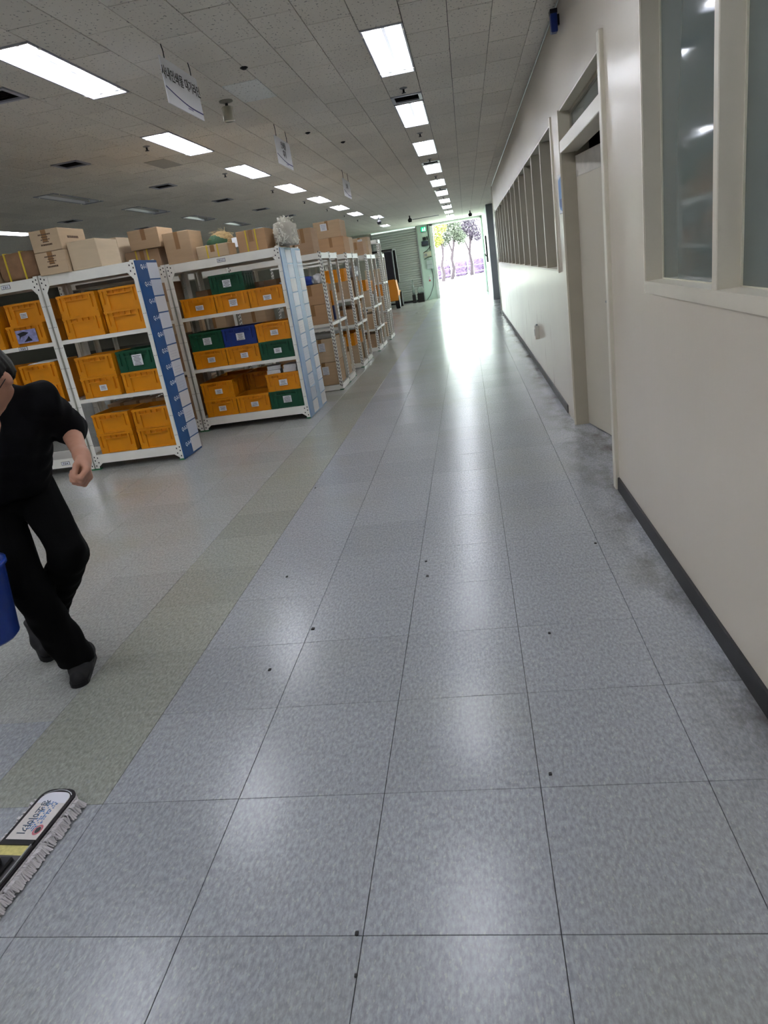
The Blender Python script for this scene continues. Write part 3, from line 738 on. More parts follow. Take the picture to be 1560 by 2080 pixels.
def crate(x, y, z, c, label, group=None, lab=None, fill=None, dx=0.):
    t = thing('storage_crate', label, 'crate', (x, y, z), group, math.radians(random.uniform(-.3, .3)))
    for n, me in CR[c]: link(n, me, t, kind='stuff' if n == 'grip_slots' else None)
    if lab:
        w, h, lx, lz = lab
        o = link('paper_label', label_mesh(w, h), t, (lx, .0008, lz), rz=0); link('print', label_print(w, h), o, kind='stuff')
    if fill:
        MB().box(-CW / 2 + .01, CW / 2 - .01, .026, CDp - .01, .05, fill).build('contents', mat('packed paper', S(196, 188, 172), .8, noise=(60, .3)), t)
    return t
YQ = 5.035; XL, XR = -2.245, -1.825
for x, side in ((XL, 'away from the dark blue panel'), (XR, 'next to the dark blue panel')):
    crate(x, YQ, LV[0], 'yellow', 'lower plain yellow crate on the upper shelf, ' + side)
    crate(x, YQ, LV[0] + CH, 'yellow', 'plain yellow crate topping the upper shelf stack ' + side)
    crate(x, YQ, LV[2], 'yellow', 'plain yellow crate at the very bottom, ' + side)
    crate(x, YQ, LV[2] + CH, 'yellow', 'plain open yellow crate topping the bottom shelf stack ' + side, fill=.15)
crate(XL, YQ, LV[1], 'yellow', 'yellow crate with one white label in the rack with dark blue end panel', None, (.075, .055, .02, .085))
crate(XL, YQ, LV[1] + CH, 'yellow', 'yellow crate of clear wrapping beside the dark green crate', None, None, .17)
crate(XR, YQ, LV[1], 'yellow', 'yellow crate carrying the green crate in the rack with dark blue end panel')
crate(XR, YQ, LV[1] + CH, 'green', 'dark green crate with large white label next to the dark blue panel', None, (.10, .10, .01, .10))
# left rack (behind the person)
XA = -2.83
crate(XA, YQ, LV[0], 'yellow', 'yellow crate bearing a lilac picture label behind the person')
pic = crates
t = [o for o in COL.objects if o.get('label') == 'yellow crate bearing a lilac picture label behind the person'][0]
o = MB().box(-.105, .105, -.0075, -.006, .03, .15).build('picture_label', mat('lilac picture', S(150, 152, 196), .3, noise=(30, .35)), t)
MB().add([(-.09, -.008, .12), (-.02, -.008, .135), (.03, -.008, .12), (-.01, -.008, .10), (-.06, -.008, .09), (-.08, -.008, .06), (-.07, -.008, .10)], [(0, 1, 2, 3, 4, 5, 6)]).add([(-.04, -.008, .04), (.05, -.008, .045), (.02, -.008, .09), (.0, -.008, .07)], [(0, 1, 2, 3)]).build('dark_shape', ink, o)
crate(XA + .03, YQ + .03, LV[0] + CH, 'yellow', 'yellow crate standing on the crate with the picture label', None, (.07, .05, -.02, .08))
for k in (0, 1): crate(XA, YQ, LV[1] + CH * k, 'yellow', ('lower', 'upper')[k] + ' yellow crate of the stack behind the head of the person', None, fill=.16 if k else None)
tag(MB().bbox(-.13, .13, 0, .28, 0, .004, .001).bbox(-.12, .14, .01, .27, .004, .009, .001).build('paper_stack', paper, None, (XA + .03, YQ + .02, LV[1] + 2 * CH)), 'loose white papers lying on a yellow crate behind the person', 'papers')
for k in (0, 1): crate(-3.27, YQ, LV[0] + CH * k, 'yellow', ('lower', 'upper')[k] + ' yellow crate beside the picture label crate behind the person')
for k in (0, 1): crate(-3.27, YQ, LV[1] + CH * k, 'yellow', ('lower', 'upper')[k] + ' yellow crate at the far end of the shelf behind the head')

# second rack: three columns
YP = 6.320; CX = (-1.615, -1.230, -.845)
sm = (.085, .055, .01, .085); big = (.095, .075, .01, .095)
tri = 'in the pale blue panel rack'
for i, x in enumerate(CX): crate(x, YP, LV[0], 'yellow', ('labelled yellow crate on the top crate shelf, far from the pale blue panel', 'labelled yellow crate directly under the highest green crate', 'labelled yellow crate on the top crate shelf, next to the pale blue panel')[i], None, (.09, .05 + .02 * (i == 1), .01, .085))
crate(CX[1] - .02, YP + .01, LV[0] + CH, 'green', 'green crate with white label standing highest ' + tri, None, (.09, .075, .0, .095))
crate(CX[0], YP, LV[1], 'yellow', 'labelled yellow crate beneath the green crate beside the blue crate', None, sm)
crate(CX[1], YP, LV[1], 'yellow', 'yellow crate with white label beneath the blue crate', None, sm)
crate(CX[2], YP, LV[1], 'green', 'green crate with small white label beneath a yellow crate on the middle shelf', None, sm)
crate(CX[0], YP, LV[1] + CH, 'green', 'green crate with white label next to the blue crate', None, big)
crate(CX[1], YP, LV[1] + CH, 'blue', 'blue crate with white label between a green and a yellow crate', None, big)
crate(CX[2], YP, LV[1] + CH, 'yellow', 'yellow crate with white label next to the blue crate, above a green crate', None, sm)
crate(CX[0], YP, LV[2], 'yellow', 'labelled yellow crate at the bottom corner under another yellow crate', None, sm)
crate(CX[1], YP, LV[2], 'yellow', 'open yellow crate with white label and nothing stacked on it on the bottom shelf', None, sm)
crate(CX[2], YP, LV[2], 'green', 'green crate with white label on the bottom shelf beside the pale blue panel', None, big)
crate(CX[0], YP, LV[2] + CH, 'yellow', 'labelled yellow crate stacked on the bottom corner crate', None, sm)
crate(CX[2], YP, LV[2] + CH, 'yellow', 'yellow crate with white books on top, above the bottom green crate', None, (.095, .065, .0, .09), .18)
for x, y, z, r in ((CX[2] - .09, YP + .02, LV[2] + 2 * CH, 8), (CX[2] - .08, YP + .03, LV[2] + 2 * CH + .045, 14), (CX[2] + .09, YP + .03, LV[2] + 2 * CH, -3), (CX[2] + .10, YP + .03, LV[2] + 2 * CH + .04, -6)):
    t = thing('book_bundle', 'bundle of white booklets lying on a yellow crate near the rack bottom', 'booklets', (x, y, z), 'white booklets on the crate', math.radians(r))
    for k in range(4): MB().bbox(-.075, .075, 0, .2, .010 * k, .010 * k + .0085, .001).build('booklet', paper, t)
for x, z in ((CX[0], LV[2] + CH), (CX[1], LV[2] + CH)):
    crate(x + .02, YP + .46, z - CH + .0, 'yellow', 'yellow crate deep in the bottom shelf behind the labelled crates', 'crates behind the bottom shelf')
    crate(x + .02, YP + .46, z, 'yellow', 'yellow crate deep in the bottom shelf behind the labelled crates', 'crates behind the bottom shelf')

# ------------------------------------------------------------------ cartons
kraft = [mat('kraft board %d' % i, c, .75, noise=((4, 4, 30), .05)) for i, c in enumerate((S(202, 178, 146), S(192, 164, 130), S(208, 188, 158), S(178, 148, 116), S(190, 152, 112)))]
kraft_dark = mat('board edge', S(110, 84, 60), .8)
def carton(x0, x1, y0, y1, z0, z1, label, k=0, group=None, lab=None, straps=0, prnt=False, rz=0., tp=True, open_top=False):
    w, d, h = (x1 - x0) / 2, (y1 - y0), (z1 - z0)
    t = thing('carton', label, 'carton', ((x0 + x1) / 2, y0, z0), group, math.radians(rz)); M = kraft[k % 5]
    MB().bbox(-w, w, 0, d, 0, h, .004).build('body', M, t)
    if tp:
        MB().box(-.024, .024, -.0012, .0, h * .45, h - .003).box(-.024, .024, -.0012, d, h - .001, h + .001).build('tape', tape, t)
        MB().box(-w, w, d / 2 - .0015, d / 2 + .0015, h - .0005, h + .0008).build('flap_seam', kraft_dark, t)
    if straps:
        for s in range(straps):
            xx = -w + 2 * w * (s + 1) / (straps + 1)
            MB().box(xx - .007, xx + .007, -.003, .0, 0, h).box(xx - .007, xx + .007, -.003, d + .003, h, h + .003).build('strap', yellow_strap, t)
    if lab:
        lw, lh, lx, lz = lab
        o = MB().box(-lw / 2, lw / 2, -.0022, -.0008, -lh / 2, lh / 2).build('paper_label', paper, t, (lx, 0, lz)); 
        b = MB(); z = lh / 2 - .018
        while z > -lh / 2 + .01:
            q = lw * random.uniform(.25, .4); b.box(-q, q, -.0028, -.0021, z - .005, z); z -= .02
        b.build('print', mat('label print', S(140, 150, 170), .6), o, kind='stuff')
    if prnt:
        b = MB(); zz = h - .035
        for ww, hh in ((.11, .011), (.06, .008), (.08, .008), (.05, .008), (.10, .014)):
            x = -ww / 2
            while x < ww / 2:
                q = random.uniform(.006, .014); b.box(x, x + q, -.0016, .0, zz - hh, zz); x += q + .004
            zz -= hh + .012
        y = d * .3
        while y < d * .7:
            q = random.uniform(.01, .02); b.box(w, w + .0012, y, y + q, h - .085, h - .065); y += q + .006
        b.build('print', mat('carton print', S(92, 70, 54), .7), t, kind='stuff')
    return t
# top of the first row
TQ = TOP + .001
carton(-2.49, -2.20, 4.99, 5.43, TQ, TQ + .19, 'lower of two printed cartons stacked on the rack with dark blue end panel', 0, None, prnt=True)
carton(-2.485, -2.205, 4.985, 5.43, TQ + .192, TQ + .372, 'printed carton on top of its twin above the rack with dark blue end panel', 0, None, prnt=True)
carton(-2.185, -1.912, 5.03, 5.46, TQ, TQ + .24, 'plain square carton leaning beside the two printed cartons', 2, None, rz=2, tp=False)
t = thing('wrapped_bundle', 'brown paper wrapped bundle with two yellow straps above the person', 'bundle', (-2.72, 5.05, TQ))
rng = np.random.RandomState(3)
def lumpy(w, d, h, amp, n=14, seed=0):
    r = np.random.RandomState(seed); b = MB(); vs = {}
    P = []
    def q(u, v, face):
        pass
    nx = ny = n; mb = MB(); key = {}
    def V(x, y, z):
        k = (round(x, 4), round(y, 4), round(z, 4))
        if k not in key:
            s = amp * (math.sin(x * 31 + seed + z * 17) * math.cos(y * 23 + z * 29 + seed) + .5 * r.randn())
            c = np.array([x, y - d / 2, z - h / 2]); L = np.linalg.norm(c) + 1e-6
            e = (abs(x) / (w / 2)) ** 6 + (abs(y - d / 2) / (d / 2)) ** 6 + (abs(z - h / 2) / (h / 2)) ** 6
            f = 1 / max(1.0, e) ** (1 / 8.)
            c = c * f + c / L * s
            key[k] = len(mb.v); mb.v.append((c[0], c[1] + d / 2, max(0, c[2] + h / 2)))
        return key[k]
    def grid(o, a, b_):
        for i in range(n):
            for j in range(n):
                p = lambda u, v: V(*(np.array(o) + np.array(a) * u / n + np.array(b_) * v / n))
                mb.f.append((p(i, j), p(i + 1, j), p(i + 1, j + 1), p(i, j + 1)))
    grid((-w / 2, 0, 0), (w, 0, 0), (0, 0, h)); grid((w / 2, d, 0), (-w, 0, 0), (0, 0, h)); grid((-w / 2, d, 0), (0, -d, 0), (0, 0, h)); grid((w / 2, 0, 0), (0, d, 0), (0, 0, h))
    grid((-w / 2, 0, h), (w, 0, 0), (0, d, 0)); grid((-w / 2, d, 0), (w, 0, 0), (0, -d, 0))
    return mb
lumpy(.42, .36, .24, .006, 14, 3).build('wrapping', mat('crumpled kraft paper', S(150, 116, 86), .7, noise=(14, .18)), t, smooth=True)
for x in (-.10, .06): MB().box(x - .008, x + .008, -.008, -.002, .0, .235).box(x - .008, x + .008, -.008, .36, .236, .242).build('strap', yellow_strap, t)
carton(-3.15, -2.945, 5.05, 5.42, TQ, TQ + .20, 'plain carton beside the brown wrapped bundle above the person', 1)
# second row, left part (cartons over and on the carton rack)
T2 = 1.823
carton(-2.30, -1.915, 6.33, 6.72, T2, T2 + .19, 'carton with yellow straps under another carton, above the gap of the racks', 3, None, straps=2)
carton(-2.20, -1.86, 6.30, 6.70, T2 + .195, T2 + .39, 'large plain carton on top of the yellow strapped carton', 1)
carton(-2.62, -2.34, 6.32, 6.72, T2, T2 + .36, 'pale tall carton behind the plain square carton', 2, rz=-3)
carton(-1.83, -1.535, 6.31, 6.68, T2, T2 + .31, 'large square carton standing at the corner above the labelled crates', 1)
carton(-1.49, -1.14, 6.30, 6.56, T2, T2 + .125, 'low carton with two yellow straps in front of the straw sack', 0, None, straps=2)
carton(-1.035, -.725, 6.31, 6.66, T2, T2 + .205, 'carton bound with two yellow straps beside the white net bundle', 4, None, straps=2)
tag(MB().add([(-.05, 0, 0), (.05, 0, .005), (.045, .03, .10), (-.06, .025, .10), (-.05, .002, 0), (.05, .002, .005), (.045, .032, .10), (-.06, .027, .10)], [(0, 1, 2, 3), (7, 6, 5, 4), (0, 4, 5, 1), (1, 5, 6, 2), (2, 6, 7, 3), (3, 7, 4, 0)]).build('paper_sheet', paper, None, (-1.13, 6.60, T2 + .08)), 'white sheet of paper propped behind the low strapped carton', 'paper')
t = thing('straw_sack', 'round straw coloured sack behind the low strapped carton', 'sack', (-1.335, 6.63, T2))
MB().lathe([(.05, 0), (.125, .02), (.148, .11), (.135, .19), (.10, .25), (.03, .275)], (0, .1, 0), n=24).build('body', mat('straw fabric', S(160, 134, 92), .85, noise=(40, .3), bump=(60, .6)), t, smooth=True)
b = MB()
for k in range(60):
    a = random.uniform(0, 6.28); r0 = random.uniform(.04, .15); z = .10 + .16 * math.sqrt(max(0, 1 - (r0 / .17) ** 2))
    p = Vector((r0 * math.cos(a), .1 + r0 * math.sin(a), z)); d = Vector((random.uniform(-1, 1), random.uniform(-1, 1), random.uniform(-.2, .6))).normalized() * .07
    b.tube([p - d * .3, p + d * .4 + Vector((0, 0, .012)), p + d], .0018, 4)
b.build('loose_straws', mat('straw', S(206, 184, 134), .7), t, kind='stuff')
MB().lathe([(.09, .08), (.150, .12), (.145, .18), (.09, .24)], (-.02, .088, 0), n=20).build('green_patch', mat('green sack', S(52, 84, 60), .8), t, smooth=True)
# white net / rope bundle at the end of the second row
t = thing('net_bundle', 'heap of white plastic net on the rack end above the pale blue panels', 'bundle', (-.585, 6.45, T2 + .013))
lumpy(.18, .42, .23, .008, 12, 5).build('core', mat('net core', S(196, 192, 178), .8), t, smooth=True)
b = MB()
for k in range(420):
    u, v = random.uniform(0, 6.28), random.uniform(.0, 1.45)
    p = Vector((.098 * math.cos(u) * math.cos(v), .21 + .23 * math.sin(u) * math.cos(v), .04 + .225 * math.sin(v)))
    pts = [p]
    for q in range(4):
        p = p + Vector((random.uniform(-.018, .018), random.uniform(-.03, .03), random.uniform(-.03, .022))); p.z = max(.005, p.z); pts.append(p.copy())
    b.tube(pts, .0050, 5)
b.build('net_strands', mat('white net', S(240, 238, 226), .5), t, kind='stuff')
# third row
T3 = 1.766
carton(-.84, -.60, 8.03, 8.42, T3, T3 + .31, 'plain tall carton on top of the open ended rack beside the net bundle', 3)
carton(-1.16, -.87, 8.04, 8.44, T3, T3 + .24, 'plain carton hidden behind the net bundle on the open ended rack', 0)
g3 = 'large labelled cartons in the open ended rack'
LB = (.085, .10)
for z, k, r in ((.076, 1, 0), (.386, 0, 0)):
    carton(-.93, -.555, 8.04, 8.54, z, z + .305, ('bottom' if z < .1 else 'upper') + ' of two large labelled cartons on the lower shelf, open ended rack', k, None, (.09, .11, .02, .20), rz=r)
for z, k in ((.886, 4), (1.140, 4)):
    carton(-.93, -.57, 8.04, 8.46, z, z + .25, ('lower' if z < 1 else 'upper') + ' of two reddish labelled cartons on the middle shelf, open ended rack', k, None, (.11, .08, -.10, .13))
for z, k in ((.076, 1), (.386, 3)): carton(-1.34, -.95, 8.05, 8.5, z, z + .30, 'brown carton deeper on the lower shelf of the open ended rack', k, 'deeper lower cartons')
t = thing('plastic_bag', 'blue plastic bag lying on the reddish brown cartons', 'bag', (-.81, 8.06, 1.392))
lumpy(.20, .2, .11, .008, 8, 8).build('body', mat('blue bag film', S(34, 62, 150), .35), t, smooth=True)
t = thing('plastic_bag', 'white plastic bag lying on the reddish brown cartons', 'bag', (-.635, 8.08, 1.392))
lumpy(.10, .16, .12, .010, 8, 9).build('body', mat('white bag film', S(222, 224, 226), .3), t, smooth=True)
t = thing('plastic_bag', 'clear grey plastic sheet lying on the lower carton of the open ended rack', 'bag', (-.74, 8.06, .692))
lumpy(.34, .4, .07, .010, 10, 11).build('body', mat('grey film', S(150, 152, 150), .25), t, smooth=True)
# back half of the third row
crate(-.78, 8.68, .886, 'blue', 'blue crate under a yellow crate near the open end of the slotted post rack')
crate(-.78, 8.68, .886 + CH, 'yellow', 'yellow crate on the blue crate near the open end of the slotted post rack')
carton(-1.30, -.99, 8.64, 9.1, .886, 1.30, 'plain carton beside the yellow and blue crate pair', 1)
carton(-.95, -.56, 8.66, 9.14, .076, .38, 'yellow strapped carton on the bottom shelf near the open end', 0, None, straps=2)
carton(-.93, -.58, 8.68, 9.12, .385, .60, 'low carton on the strapped carton near the open end', 3)
# fourth row
carton(-.94, -.535, 10.05, 10.60, 1.766, 2.022, 'carton at the base of the two carton stack on the fourth row', 4)
carton(-.97, -.555, 10.06, 10.58, 2.024, 2.268, 'labelled carton on top of the stack, the highest carton in the hall', 1, None, (.10, .10, -.05, .16))
carton(-.90, -.56, 10.68, 11.15, 1.766, 2.03, 'plain carton behind the two carton stack on the fourth row', 0)
gr = [(10.06, 10.5, .076, .36, 0), (10.06, 10.5, .692, .93, 3), (10.06, 10.5, 1.092, 1.36, 1), (10.70, 11.15, .076, .34, 1), (10.70, 11.15, .692, .96, 4), (10.70, 11.15, 1.092, 1.40, 3)]
for y0, y1, z0, z1, k in gr: carton(-.93, -.57, y0, y1, z0, z1, 'brown carton on a shelf of the fourth row slotted rack', k, 'fourth row cartons')
for y in (10.08, 10.70): crate(-.80, y, .361 if y < 10.5 else .341, 'yellow', 'yellow crate sitting on a carton in the fourth row slotted rack', 'fourth row crates')
crate(-.80, 10.1, 1.362, 'yellow', 'yellow crate high in the fourth row slotted rack')
t = thing('plastic_bag', 'clear plastic bag bulging from the fourth row rack end', 'bag', (-.66, 10.86, 1.402)); lumpy(.24, .3, .17, .012, 9, 14).build('body', mat('pale film', S(186, 190, 190), .2), t, smooth=True)
# fifth row
carton(-.80, -.53, 12.12, 12.55, 1.751, 1.985, 'plain carton on the fifth row in front of the labelled one', 3)
carton(-.86, -.52, 12.80, 13.20, 1.751, 2.08, 'carton with white label standing on the fifth row near the forklift', 0, None, (.09, .12, .02, .24))
for y0, y1, z0, z1, k in ((12.12, 12.6, .076, .33, 3), (12.12, 12.6, .422, .70, 1), (12.12, 12.6, .832, 1.12, 0), (12.8, 13.3, .076, .34, 0), (12.8, 13.3, .422, .68, 3), (12.8, 13.3, .832, 1.08, 1)):
    carton(-.92, -.55, y0, y1, z0, z1, 'brown carton on a shelf of the fifth row slotted rack', k, 'fifth row cartons')
for y in (12.16, 12.84): crate(-.78, y, 1.122 if y < 12.5 else 1.082, 'yellow', 'yellow crate sitting on a carton in the fifth row slotted rack', 'fifth row crates')
t = thing('white_canister', 'small white box with dark mark on the fifth row shelf', 'box', (-.60, 12.66, .832)); MB().bbox(-.06, .06, -.04, .04, 0, .2, .006).build('body', paper, t); MB().box(.0595, .061, -.02, .02, .06, .14).build('mark', ink, t)
for y0, z0 in ((14.03, .076), (14.03, .622), (14.46, .622), (14.46, 1.202)): carton(-.90, -.53, y0, y0 + .36, z0, z0 + .28, 'brown carton in the last rack before the forklift', 2, 'last rack cartons')
# carton rack between the panels, and fillers deeper inside
for z0, z1, k in ((LV[2], .42, 3), (LV[2] + .272, .64, 1), (LV[1], .92, 3), (LV[1] + .222, 1.10, 1), (LV[0], 1.46, 0), (LV[0] + .20, 1.66, 3)):
    carton(-2.16, -1.90, 6.32, 6.70, z0 + .001, z1, 'brown carton on the carton rack between dark and pale blue end panels', k, 'cartons between the panels')
for z in LV:
    for x in (-2.98, -2.58): carton(x, x + .36, 6.33, 6.70, z + .001, z + .30, 'brown carton deep in the second row behind the dark blue panel rack', 3, 'deep second row cartons')
for z0, h in ((LV[1] + .001, .32), (LV[0] + .001, .26)):
    for x in (-1.80, -1.38, -.98): carton(x, x + .34, 6.80, 7.15, z0, z0 + h, 'brown carton in the rack half behind the labelled crates', 3, 'second row back cartons', (.08, .07, .05, .18) if x > -1.5 else None)
for z0 in (.886, .076):
    for x in (-1.74, -2.30, -2.72): carton(x, x + .34, 8.06, 8.5, z0, z0 + .34, 'brown carton deep in the third row rack', 1, 'deep third row cartons')

# ------------------------------------------------------------------ dust mop
t = thing('dust_mop', 'flat dust mop with black rim and white yarn fringe lying on floor', 'mop', (-.165, .16, 0), None, math.radians(-3.5))
L0, L1, mw = -.33, .325, .062
def capsule(w, y0, y1, n=14, sq=.62, flat=False):
    p = [(w * math.copysign(abs(math.cos(a)) ** .6, math.cos(a)), y1 - w * sq + w * sq * math.sin(a)) for a in [math.pi * k / n for k in range(n + 1)]]
    if flat: return p + [(-w, y0), (w, y0)]
    q = [(w * math.copysign(abs(math.cos(a)) ** .6, math.cos(a)), y0 + w * sq + w * sq * math.sin(a)) for a in [math.pi + math.pi * k / n for k in range(n + 1)]]
    return p + q
MB().prism(capsule(mw + .006, L0 - .006, L1 - .002), .004, .030, 2).build('yarn_pad', mat('mop yarn', S(196, 192, 192), .9, noise=(90, .35), bump=(140, 1)), t)
MB().prism(capsule(mw, L0, L1), .028, .036, 2).build('rim', mat('black binding', S(20, 14, 20), .6, noise=(60, .3)), t)
MB().prism(capsule(mw - .011, .112, L1 - .016, flat=True), .034, .0375, 2).build('pocket', mat('cream pocket cloth', S(206, 200, 196), .75, noise=(25, .08)), t)
MB().prism(capsule(mw - .012, .262, L1 - .017, flat=True), .034, .0379, 2).build('pocket_tip', mat('white pocket cloth', S(214, 214, 222), .7), t)
MB().box(-mw + .008, mw - .008, .098, .116, .034, .041).build('strap', black_plastic, t)
MB().box(-mw + .010, mw - .010, .06, .099, .034, .0372).build('foam_strip', mat('yellow foam', S(204, 194, 124), .85, noise=(80, .2)), t)
MB().box(-mw + .010, mw - .010, -.27, .062, .034, .0386).build('base_plate', mat('grey plate', S(72, 70, 72), .45), t)
MB().box(mw - .012, mw - .008, -.27, .10, .036, .042).build('plate_edge', grey_metal, t)
MB().bbox(-.035, .035, -.06, .05, .038, .05, .004).bbox(-.02, .02, -.03, .03, .05, .075, .006).build('socket', black_plastic, t)
MB().tube([(0, 0, .07), (-.06, -.05, .13), (-.55, -.45, .78), (-.85, -.70, 1.18)], .0125, 10).build('handle', grey_metal, t)
o = link('lettering', text_mesh('청소이야기', .030, mat('slate print', S(70, 84, 100), .6), bold=.0004), t, (-.028, .275, .0378)); o.rotation_euler = (0, 0, -math.pi / 2)
b = MB()
for i in range(5):
    for j in range(16):
        if random.random() < .75: b.box(-.012 + .008 * i, -.012 + .008 * i + random.uniform(.003, .007), .15 + .0075 * j, .15 + .0075 * j + random.uniform(.003, .007), .0376, .0381)
b.build('blue_print', mat('mop blue print', S(90, 128, 180), .6), t)
rg = MB(); n = 24
rg.add([((.014 if k % 2 else .009) * math.cos(6.2832 * (k // 2) / n) + .032, .155 + (.020 if k % 2 else .013) * math.sin(6.2832 * (k // 2) / n), .0382) for k in range(2 * n)], [(2 * k, 2 * k + 1, (2 * k + 3) % (2 * n), (2 * k + 2) % (2 * n)) for k in range(n)])
rg.build('red_ring', mat('red ring print', S(188, 106, 116), .6), t)
MB().prism([(.032 + .008 * math.cos(6.2832 * k / 16), .155 + .012 * math.sin(6.2832 * k / 16)) for k in range(16)], .0376, .0381, 2).build('emblem', mat('emblem print', S(60, 62, 66), .6), t)
b = MB(); pts = []
for k in range(60):
    a = math.pi * (.16 + .68 * k / 59); am = (k % 2) * .0030 * (1.4 if k % 7 == 0 else 1)
    pts.append(((mw - .0075 + am) * math.cos(a), L1 - mw * .75 + (mw * .75 - .0075 + am) * math.sin(a), .0364))
b.tube(pts, .0005, 4).build('white_script', white_ink, t)
b = MB()
for k in range(380):
    s = 1 if k % 4 else -1; y = random.uniform(L0 + .03, L1 - .04)
    x = s * (mw + .006); q = random.uniform(-.006, .006)
    b.tube([(x, y, .026), (x + s * .012, y + q, .022 + random.uniform(-.006, .008)), (x + s * random.uniform(.014, .032), y + q * 2, .006), (x + s * .006, y + q, .004)], .0027, 5)
b.build('yarn_fringe', mat('mop fringe', S(206, 202, 204), .9), t, kind='stuff')

# crumbs on the floor
for i, (x, y, s) in enumerate(((.197, 2.035, 4), (.465, 1.452, 5), (.351, 1.147, 4), (.934, 2.069, 4), (1.467, 1.275, 3), (1.382, .494, 3), (.885, -.002, 3), (.951, 1.892, 4), (.024, 3.579, 4), (1.786, 2.103, 4), (.898, -.1, 2))):
    bb = lumpy(s * .003, s * .004, .004, .0006, 4, i)
    tag(bb.build('floor_crumb', black_rubber, None, (x, y, 0), True), 'tiny dark crumb of dirt lying on the grey floor tiles', 'crumb', 'crumbs on the floor')

# ------------------------------------------------------------------ person (distance field -> one continuous surface)
def axis(lo, hi, step, fine=()):
    """grid coordinates, denser inside the `fine` (lo, hi, step) windows"""
    out = [lo]
    while out[-1] < hi:
        st = step
        for a, b, f in fine:
            if a - 1e-6 <= out[-1] < b: st = min(st, f)
        out.append(out[-1] + st)
    return np.array(out, np.float32)
def surface(fn, xs, ys, zs):
    X, Y, Z = np.meshgrid(xs, ys, zs, indexing='ij'); V = fn(X, Y, Z).astype(np.float32)
    sh = tuple(n - 1 for n in V.shape); ssum = np.zeros(sh + (3,), np.float32); cnt = np.zeros(sh, np.float32)
    ax = (xs, ys, zs); ins = V < 0; cross = []
    for k in range(3):
        sl0 = [slice(None)] * 3; sl1 = [slice(None)] * 3; sl0[k] = slice(None, -1); sl1[k] = slice(1, None)
        a, b = V[tuple(sl0)], V[tuple(sl1)]; c = (a < 0) != (b < 0); cross.append(c)
        tt = np.where(c, a / np.where(c, a - b, 1), 0)
        P = [g[tuple(sl0)].copy() for g in (X, Y, Z)]
        d = np.diff(ax[k]); shp = [1, 1, 1]; shp[k] = -1; P[k] = P[k] + tt * d.reshape(shp)
        o1, o2 = [i for i in range(3) if i != k]
        for e1 in (0, 1):
            for e2 in (0, 1):
                s_ = [slice(None)] * 3; s_[o1] = slice(e1, V.shape[o1] - 1 + e1); s_[o2] = slice(e2, V.shape[o2] - 1 + e2); s_ = tuple(s_)
                cc = c[s_]; cnt += cc
                for i in range(3): ssum[..., i] += np.where(cc, P[i][s_], 0)
    act = cnt > 0; idx = -np.ones(sh, np.int64); idx[act] = np.arange(act.sum())
    verts = ssum[act] / cnt[act][:, None]; quads = []
    for k in range(3):
        o1, o2 = (k + 1) % 3, (k + 2) % 3
        ii = np.argwhere(cross[k]); ok = (ii[:, o1] > 0) & (ii[:, o2] > 0) & (ii[:, o1] < sh[o1]) & (ii[:, o2] < sh[o2]); ii = ii[ok]
        def cell(d1, d2):
            q = ii.copy(); q[:, o1] -= d1; q[:, o2] -= d2; return idx[q[:, 0], q[:, 1], q[:, 2]]
        q = np.stack([cell(1, 1), cell(0, 1), cell(0, 0), cell(1, 0)], 1)
        fl = ~ins[ii[:, 0], ii[:, 1], ii[:, 2]]; q[fl] = q[fl][:, ::-1]; quads.append(q)
    return verts, np.concatenate(quads)
def cone(a, b, ra, rb):
    a = np.array(a, np.float32); b = np.array(b, np.float32); ab = b - a; L = float(ab @ ab)
    def f(X, Y, Z):
        t_ = np.clip(((X - a[0]) * ab[0] + (Y - a[1]) * ab[1] + (Z - a[2]) * ab[2]) / L, 0, 1)
        return np.sqrt((X - a[0] - t_ * ab[0]) ** 2 + (Y - a[1] - t_ * ab[1]) ** 2 + (Z - a[2] - t_ * ab[2]) ** 2) - (ra + (rb - ra) * t_)
    return f
def ell(c, r, M3=None):
    c = np.array(c, np.float32); R3 = np.eye(3) if M3 is None else np.array(M3)
    def f(X, Y, Z):
        d = [X - c[0], Y - c[1], Z - c[2]]
        u = [(R3[i][0] * d[0] + R3[i][1] * d[1] + R3[i][2] * d[2]) / r[i] for i in range(3)]
        k = np.sqrt(u[0] ** 2 + u[1] ** 2 + u[2] ** 2); return (k - 1) * min(r)
    return f
def smin(a, b, k):
    h = np.clip(.5 + .5 * (b - a) / k, 0, 1); return b + (a - b) * h - k * h * (1 - h)
def union(parts):
    def f(X, Y, Z):
        d = None
        for g, k in parts:
            e = g(X, Y, Z); d = e if d is None else smin(d, e, k)
        return d
    return f
def sdf_object(name, fn, xs, ys, zs, M, parent, org):
    v, q = surface(fn, xs, ys, zs); me = bpy.data.meshes.new(name)
    me.from_pydata((v - np.array(org, np.float32)).tolist(), [], q.tolist()); me.materials.append(M)
    me.polygons.foreach_set('use_smooth', [True] * len(me.polygons)); me.update()
    return link(name, me, parent)

V3 = lambda *p: np.array(p, float)
ORG = V3(-.60, 1.28, 0)
pel = V3(-.640, 1.37, .84); chest = V3(-.470, 1.215, 1.11); neck = V3(-.440, 1.150, 1.205); head = V3(-.392, 1.085, 1.285)
shL = V3(-.285, 1.19, 1.170); elL = V3(-.300, 1.335, 1.042); wrL = V3(-.180, 1.175, .958); haL = V3(-.148, 1.13, .900)
shR = V3(-.650, 1.205, 1.140); elR = V3(-.755, 1.12, .93); wrR = V3(-.660, .985, .835); haR = V3(-.635, .955, .775)
hipL = V3(-.575, 1.39, .83); knL = V3(-.435, 1.285, .535); anL = V3(-.735, 1.40, .165)
hipR = V3(-.735, 1.34, .83); knR = V3(-.585, 1.175, .475); anR = V3(-.530, 1.235, .105)
